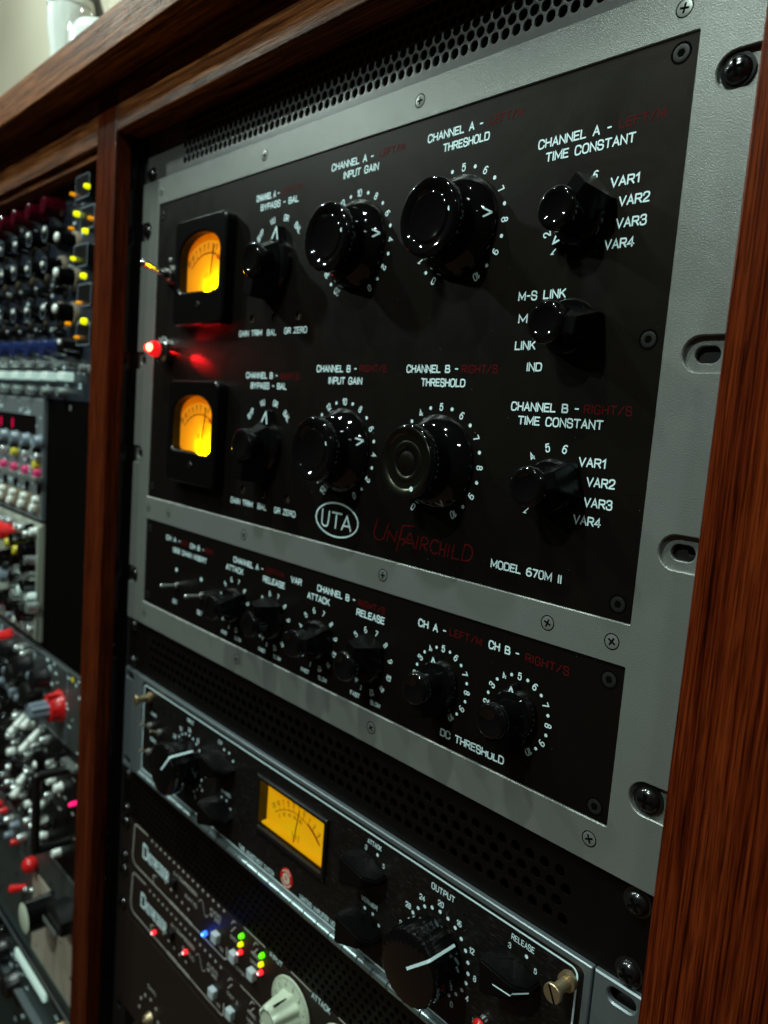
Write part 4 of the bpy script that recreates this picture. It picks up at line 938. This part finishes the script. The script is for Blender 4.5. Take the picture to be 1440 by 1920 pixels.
for x, z in ((-104,208.5),(-82,208)): put(ua, 'push_button', pin, x, 3, z)
rscrew(ua, -63.8, 188, 2.6)
# grey module below
ub = thing('summing_mixer', 'grey module with a black display window and rows of yellow and pink buttons', 'summing mixer', (-330,3,114))
part('front_panel', MB().plate([(-537,50.6),(-211,50.6),(-211,177.6),(-537,177.6)], [], 0, 6, 0.8), 'greypanel', ub)
part('display_window', MB().prism(rrect(-520,-231,139.5,159.5,3,4), -0.8, 0, 0.2), 'knob', ub)
for i in range(7): 
    for dx in (0, ): put(ub, 'display_digit', M_(MB().box(-1.6,1.6,-0.3,0,-5,5), 'ledpinkdim', 'display_digit'), -303-40*i, -0.9, 148.5)
c36 = [-217-36.3*i for i in range(9)]
rows(ub, 'knob', knob_mesh(7.0,7,'greyplastic'), [133], c36, y=0)
rows(ub, 'knob', knob_mesh(5.0,6,'knob'), [124], [x-2 for x in c36], y=0)
bw_ = M_(MB().lathe([(1.2,-5.4),(1.6,-6),(4.0,-6),(4.6,-5),(4.8,0)], seg=20), 'silver', 'push_button'); by_ = M_(MB().lathe([(1.2,-5.4),(1.6,-6),(4.0,-6),(4.6,-5),(4.8,0)], seg=20), 'yellowcap', 'push_button'); bp_ = M_(MB().lathe([(0.01,-6),(4.0,-6),(4.6,-5),(4.8,0)], seg=20), 'pinkcap', 'push_button')
rows(ub, 'push_button', bw_, [117.5], c36[:2]+c36[3:], y=0); put(ub, 'push_button', by_, c36[2], 0, 117.5, label='yellow push button'); put(ub, 'push_button', by_, c36[0]-4, 0, 108.6, label='yellow push button')
rows(ub, 'push_button', bp_, [100.4], c36[:4], y=0)
rows(ub, 'wide_button', M_(MB().prism(rrect(-8,8,-3.6,3.6,1,2), -8, 0, 0.8), 'silver', 'wide_button'), [93.0], c36, y=0, rotf=0)
rows(ub, 'jack', M_(MB().lathe([(3.2,-1.2),(5.4,-1),(5.6,0)], seg=20), 'knob', 'jack'), [83.0], c36, y=0)
part('recess_strip', MB().box(-530,-216,-0.6,0,56,77), 'brass', ub)
bw_ = M_(MB().lathe([(1.0,-5.4),(1.6,-6),(3.6,-6),(4.2,-5),(4.4,0)], seg=20), 'ceramic', 'trim_knob')
rows(ub, 'trim_knob', bw_, [71.5], [x-4 for x in c36], y=0); rows(ub, 'trim_knob', bw_, [62.2], [x-11 for x in c36], y=0)
# black blanking panel
bp = thing('blank_panel', 'plain black blanking panel between the grey module and the oak post', 'blank panel', (-133,4,45))
part('panel_face', MB().plate([(-210,-86),(-55,-86),(-55,177.6),(-210,177.6)], [], 4, 6.5, 0.3), 'dark', bp)
for x, z in ((-66,171),(-150,171),(-66,28),(-98,20),(-66,8)): put(bp, 'panel_screw', ME['screw'], x, 4, z)
# cream module
uc = thing('equaliser_module', 'speckled cream module with red, yellow, black and silver knobs at the left edge', 'equaliser', (-330,0,-14))
part('front_panel', MB().plate([(-537,-80),(-209,-80),(-209,46.6),(-537,46.6)], [], 0, 6, 1.0), 'creampanel', uc)
part('right_flange', MB().prism(rrect(-213,-209.4,-78,44,0.8,2), -3, 0, 0.4), 'creampanel', uc)
put(uc, 'knob', knob_mesh(11,18,'redplastic'), -306, 0, 26, label='large red knob'); put(uc, 'knob', knob_mesh(8,18,'redplastic'), -288, 0, 27, label='small red knob')
for x, z in ((-280,17.0),(-252,13.5)): put(uc, 'knob', knob_mesh(5.2,14,'yellowcap'), x, 0, z, label='yellow knob')
for x, z, r in ((-232,15,11),(-262,24,8),(-236,-52,12),(-272,-52,9),(-226,-1,7),(-262,0,8),(-226,-20,7),(-262,-18,8),(-300,-5,11),(-300,-50,10)): put(uc, 'knob', knob_mesh(r,14,'knob'), x, 0, z, label='black knob')
for x, z, r in ((-226,7,7),(-262,-8,9),(-228,-9,9),(-270,-26,7),(-228,-33,7),(-262,-38,7),(-214,-42,7),(-232,-64,6),(-245,38,5),(-228,34,5)): put(uc, 'knob', knob_mesh(r,12,'silver'), x, 0, z, label='silver knob')
for x, z in ((-238,-28.5),(-203,-29)): led(uc, x-10, z, 'ledstrip', 4.6, 0, 10)
put(uc, 'knob', knob_mesh(9,14,'greyplastic'), -300, 0, -24, label='blue-grey knob')
# dark grey module with the red and grey double knob
ud = thing('filter_module', 'dark grey outlined module with a red and grey double knob beside the post', 'filter module', (-296,1,-126))
part('front_panel', MB().plate([(-537,-166),(-57,-166),(-57,-86.6),(-537,-86.6)], [], 1, 6, 1.0), 'greypanel_d', ud)
part('outline', MB().ribbon(rrect(-420,-129,-164,-88.5,3,5), 1.3, 0.93, closed=True), 'greyplastic', ud)
dk = put(ud, 'double_knob', knob_mesh(15,13,'redplastic'), -146, 1, -130, 0.3, label='red outer knob with a blue-grey centre'); sub(dk, 'centre_knob', M_(MB().lathe([(0.01,-30),(7.5,-30),(8.6,-29),(9.2,-13)], seg=24, flute=(8,0.2)), 'greyplastic', 'centre_knob')); sub(dk, 'pointer_fin', M_(MB().box(-2,2,-13.8,-2,8,17), 'redplastic', 'pointer_fin'))
for x, z, r in ((-185,-112,12),(-236,-112,12),(-212,-136,14),(-262,-130,12),(-290,-108,12)): put(ud, 'knob', knob_mesh(r,16,'knobsatin'), x, 1, z)
for x, z in ((-175,-98),(-222,-98),(-262,-98)): 
    tb = MB(); text(tb, '10', 0, None, 0, 4.5, 0, 0.2); put(ud, 'numeral', M_(tb, 'white', 'numeral'), x, 0.9, z)
put(ud, 'knob', knob_mesh(9,18,'redplastic'), -300, 1, -98, label='red knob')
for x, z, m in ((-116,-93,'yellowcap'),(-84,-120,'yellowcap'),(-88,-138,'silver'),(-86,-107,'silver'),(-80,-126,'yellowcap')): put(ud, 'mark', M_(MB().prism(rrect(-3.4,3.4,-2.2,2.2,0.6,2),-0.4,0), m, 'mark'), x, 1, z)
# black unit with chrome toggles and handle
ue = thing('patch_unit', 'black unit with chrome toggles, a pink lamp and a black carrying handle', 'rack unit', (-296,3,-235))
part('front_panel', MB().plate([(-537,-300),(-57,-300),(-57,-167),(-537,-167)], [], 3, 6, 0.8), 'ventdark', ue)
for x, z in ((-258,-178),(-282,-186),(-236,-186),(-262,-206),(-300,-200),(-218,-206),(-219,-260),(-285,-268),(-268,-246)):
    t = put(ue, 'toggle_switch', M_(MB().lathe([(3,-5),(5,-4.6),(5.6,0)], seg=18), 'silver', 'bushing'), x+40, 3, z+14); sub(t, 'lever', M_(MB().tube((0,-4,0),(0,-12,-10),2.6,4.6).ball((0,-12,-10),4.6), 'ceramic', 'lever'))
for x, z, r in ((-180,-200,13),(-245,-235,13),(-190,-240,10),(-300,-240,12)): put(ue, 'knob', knob_mesh(r,14,'knob'), x, 3, z)
hd = MB().path([(-118,3,-186),(-118,-30,-186),(-118,-30,-262),(-118,3,-262)], 4.2)
part('handle', hd, 'knobsatin', ue)
led(ue, -100, -214, 'ledpink', 3.0, 3, 8)
part('slide_cap', MB().box(-128,-96,-4,3,-181,-177), 'silver', ue)
# pale plate with the big black knob
uf = thing('signal_plate', 'pale scratched metal unit with a large black knob and red button near the bottom left', 'rack unit', (-296,0,-370))
part('front_panel', MB().plate([(-214,-436),(-57,-436),(-57,-340),(-214,-340)], [], 2, 6, 0.8), 'paleplate', uf)
part('left_panel', MB().plate([(-537,-436),(-214.6,-436),(-214.6,-340),(-537,-340)], [], 2, 6, 0.8), 'greypanel_d', uf)
part('upper_strip', MB().plate([(-537,-339.6),(-57,-339.6),(-57,-301),(-537,-301)], [], 2, 6, 0.8), 'greypanel_d', uf)
bk_ = put(uf, 'knob', M_(MB().lathe([(0.01,-30),(14,-30),(15.5,-29),(16,-4),(17,0)], seg=40), 'knobbody', 'knob'), -150, 2, -352, label='large black knob with a pale end cap')
sub(bk_, 'end_cap', M_(MB().lathe([(0.01,-31),(13,-31),(15.2,-30.2)], seg=36), 'cream', 'end_cap')); sub(bk_, 'index_line', M_(MB().box(-0.7,0.7,-29,-4,15.8,16.6), 'silver', 'index_line'))
put(uf, 'knob', M_(MB().prism([(-18,-6),(-4,-13),(20,-8),(20,6),(-2,14),(-18,8)], -20, 0, 1.5), 'knobsatin', 'knob'), -100, 2, -330, label='black pointer shaped knob'); 
part('pointer_edge', MB().box(-118,-84,-20.8,-20.1,-339,-334), 'silver', uf)
put(uf, 'button', M_(MB().ball((0,-6,0),9), 'redplastic', 'button'), -205, 2, -330, label='round red button')
put(uf, 'lever', M_(MB().tube((0,0,0),(-14,-12,-6),3,5), 'redplastic', 'lever'), -232, 2, -372, label='red lever')
for x, z in ((-212,-362),(-192,-352)): put(uf, 'toggle_switch', M_(MB().ball((0,-8,0),3), 'silver', 'toggle'), x, 2, z)
# lowest unit with the lit strip
ug = thing('strip_unit', 'dark green-grey unit with a long white lit strip at the bottom left corner', 'rack unit', (-296,0,-500))
part('front_panel', MB().plate([(-537,-640),(-57,-640),(-57,-437),(-537,-437)], [], 0, 6, 1.5), 'greenpanel', ug)
part('top_edge', MB().box(-537,-57,-5,0,-444,-437.4), 'knobsatin', ug)
part('edge_strip', MB().box(-537,-57,-6,-5.1,-438.5,-437), 'alu', ug)
part('lit_strip', MB().prism(rrect(-252,-158,-466,-456,2,3), -3, -0.1, 0.6), 'ledstrip', ug)
part('edge_strip', MB().box(-537,-120,-8,-0.2,-500,-497.5), 'alu', ug)
for x, z, r in ((-110,-470,12),(-250,-500,14),(-290,-480,12)): put(ug, 'knob', knob_mesh(r,16,'knobsatin'), x, 0, z)
put(ug, 'knob', knob_mesh(5,14,'brass'), -100, 0, -452, label='small brass knob')

rq = random.Random(5)
# small controls in loose rows on the darker left hand units
smalls = [(knob_mesh(4.2, 9, 'silver'), 'small_knob'), (knob_mesh(5.0, 9, 'knob'), 'small_knob'), (knob_mesh(4.6, 8, 'ceramic'), 'small_knob'), (knob_mesh(4.4, 9, 'greyplastic'), 'small_knob'), (knob_mesh(4.0, 8, 'redplastic'), 'small_knob')]
for th_, zs_, xs_, y_, pick in ((ud, (-100, -118, -137, -155), range(-372, -215, 19), 1, (0, 1, 1, 3, 3)), (ue, (-179, -196, -214, -232, -250, -268, -286), range(-372, -138, 21), 3, (0, 0, 2, 1, 1, 1)), (uf, (-313, -331), range(-372, -225, 22), 2, (0, 1, 3, 4)), (uc, (38, -66), range(-372, -216, 17), 0, (0, 1, 2, 3)), (ug, (-452, -476, -515), range(-372, -270, 22), 0, (0, 1, 3))):
    for z_ in zs_:
        for x_ in xs_:
            if rq.random() < 0.72:
                m_, n_ = smalls[rq.choice(pick)]; put(th_, n_, m_, x_+rq.uniform(-3, 3), y_, z_+rq.uniform(-2, 2), rq.uniform(-2, 2))
def marks(th, x0, x1, z0, z1, y, n, mat='white', cols=None):
    m = MB()
    for i in range(n):
        x = rq.uniform(x0, x1) if not cols else rq.choice(cols)+rq.uniform(-12,12); z = rq.uniform(z0, z1); w_ = rq.uniform(0.6,4); h_ = rq.choice((0.5,0.9,1.4))
        m.prism([(x-w_,z-h_),(x+w_,z-h_),(x+w_,z+h_),(x-w_,z+h_)], y-0.3-0.01*(i % 9), y-0.02)
    o = part('printed_marks', m, mat, th, kind='stuff')
marks(ua,-400,-60,190,380,3,150); marks(ub,-380,-214,54,176,0,120); marks(uc,-380,-214,-76,42,0,110,'knob'); marks(uc,-380,-214,-76,42,0,60,'silver'); marks(ud,-380,-60,-163,-90,1,70); marks(ue,-380,-60,-296,-170,3,60,'dimwhite'); marks(uf,-380,-60,-430,-310,2,30,'knob'); marks(ug,-380,-60,-560,-450,0,40)
# ------------------------------------------------------------------ things standing on the cabinet top
def vlathe(prof, cx, cy, seg=40):
    mb = MB(); vs = []; fs = []
    for r, z in prof:
        for k in range(seg): a = 2*PI*k/seg; vs.append((cx+r*math.cos(a), cy+r*math.sin(a), z))
    for j in range(len(prof)-1):
        for k in range(seg): k2 = (k+1) % seg; fs.append((j*seg+k, j*seg+k2, (j+1)*seg+k2, (j+1)*seg+k))
    fs.append(tuple(range(seg))[::-1]); fs.append(tuple(range((len(prof)-1)*seg, len(prof)*seg)))
    return mb.add(vs, fs)
can = thing('canister', 'white tapered canister standing on the cabinet top at the upper left', 'canister', (-166,0,459))
part('body', vlathe([(15,459.2),(16,470),(17,500),(19.5,520),(20,538)],-166,0), 'ceramic', can, sharp=60)
part('lid', vlathe([(20.6,538.2),(21,541),(20,546),(8,547)],-166,0), 'ceramic', can, sharp=60)
jar = thing('glass_jar', 'clear glass jar with pale contents standing beside the white canister', 'jar', (-92,0,459))
part('glass_body', vlathe([(28,459.2),(30,463),(30,492),(27,503),(18,513),(16,518),(16,560)],-92,0), 'jarglass', jar, sharp=60)
part('contents', vlathe([(27,462),(27,490),(22,499),(10,501)],-92,0), 'ceramic', jar, sharp=60)
bt = thing('bottle', 'dark bottle standing behind the white canister on the cabinet top', 'bottle', (-300,62,459))
part('body', vlathe([(24,459.2),(25,462),(25,600),(12,640),(12,700)],-300,62), 'knobsatin', bt, sharp=60)
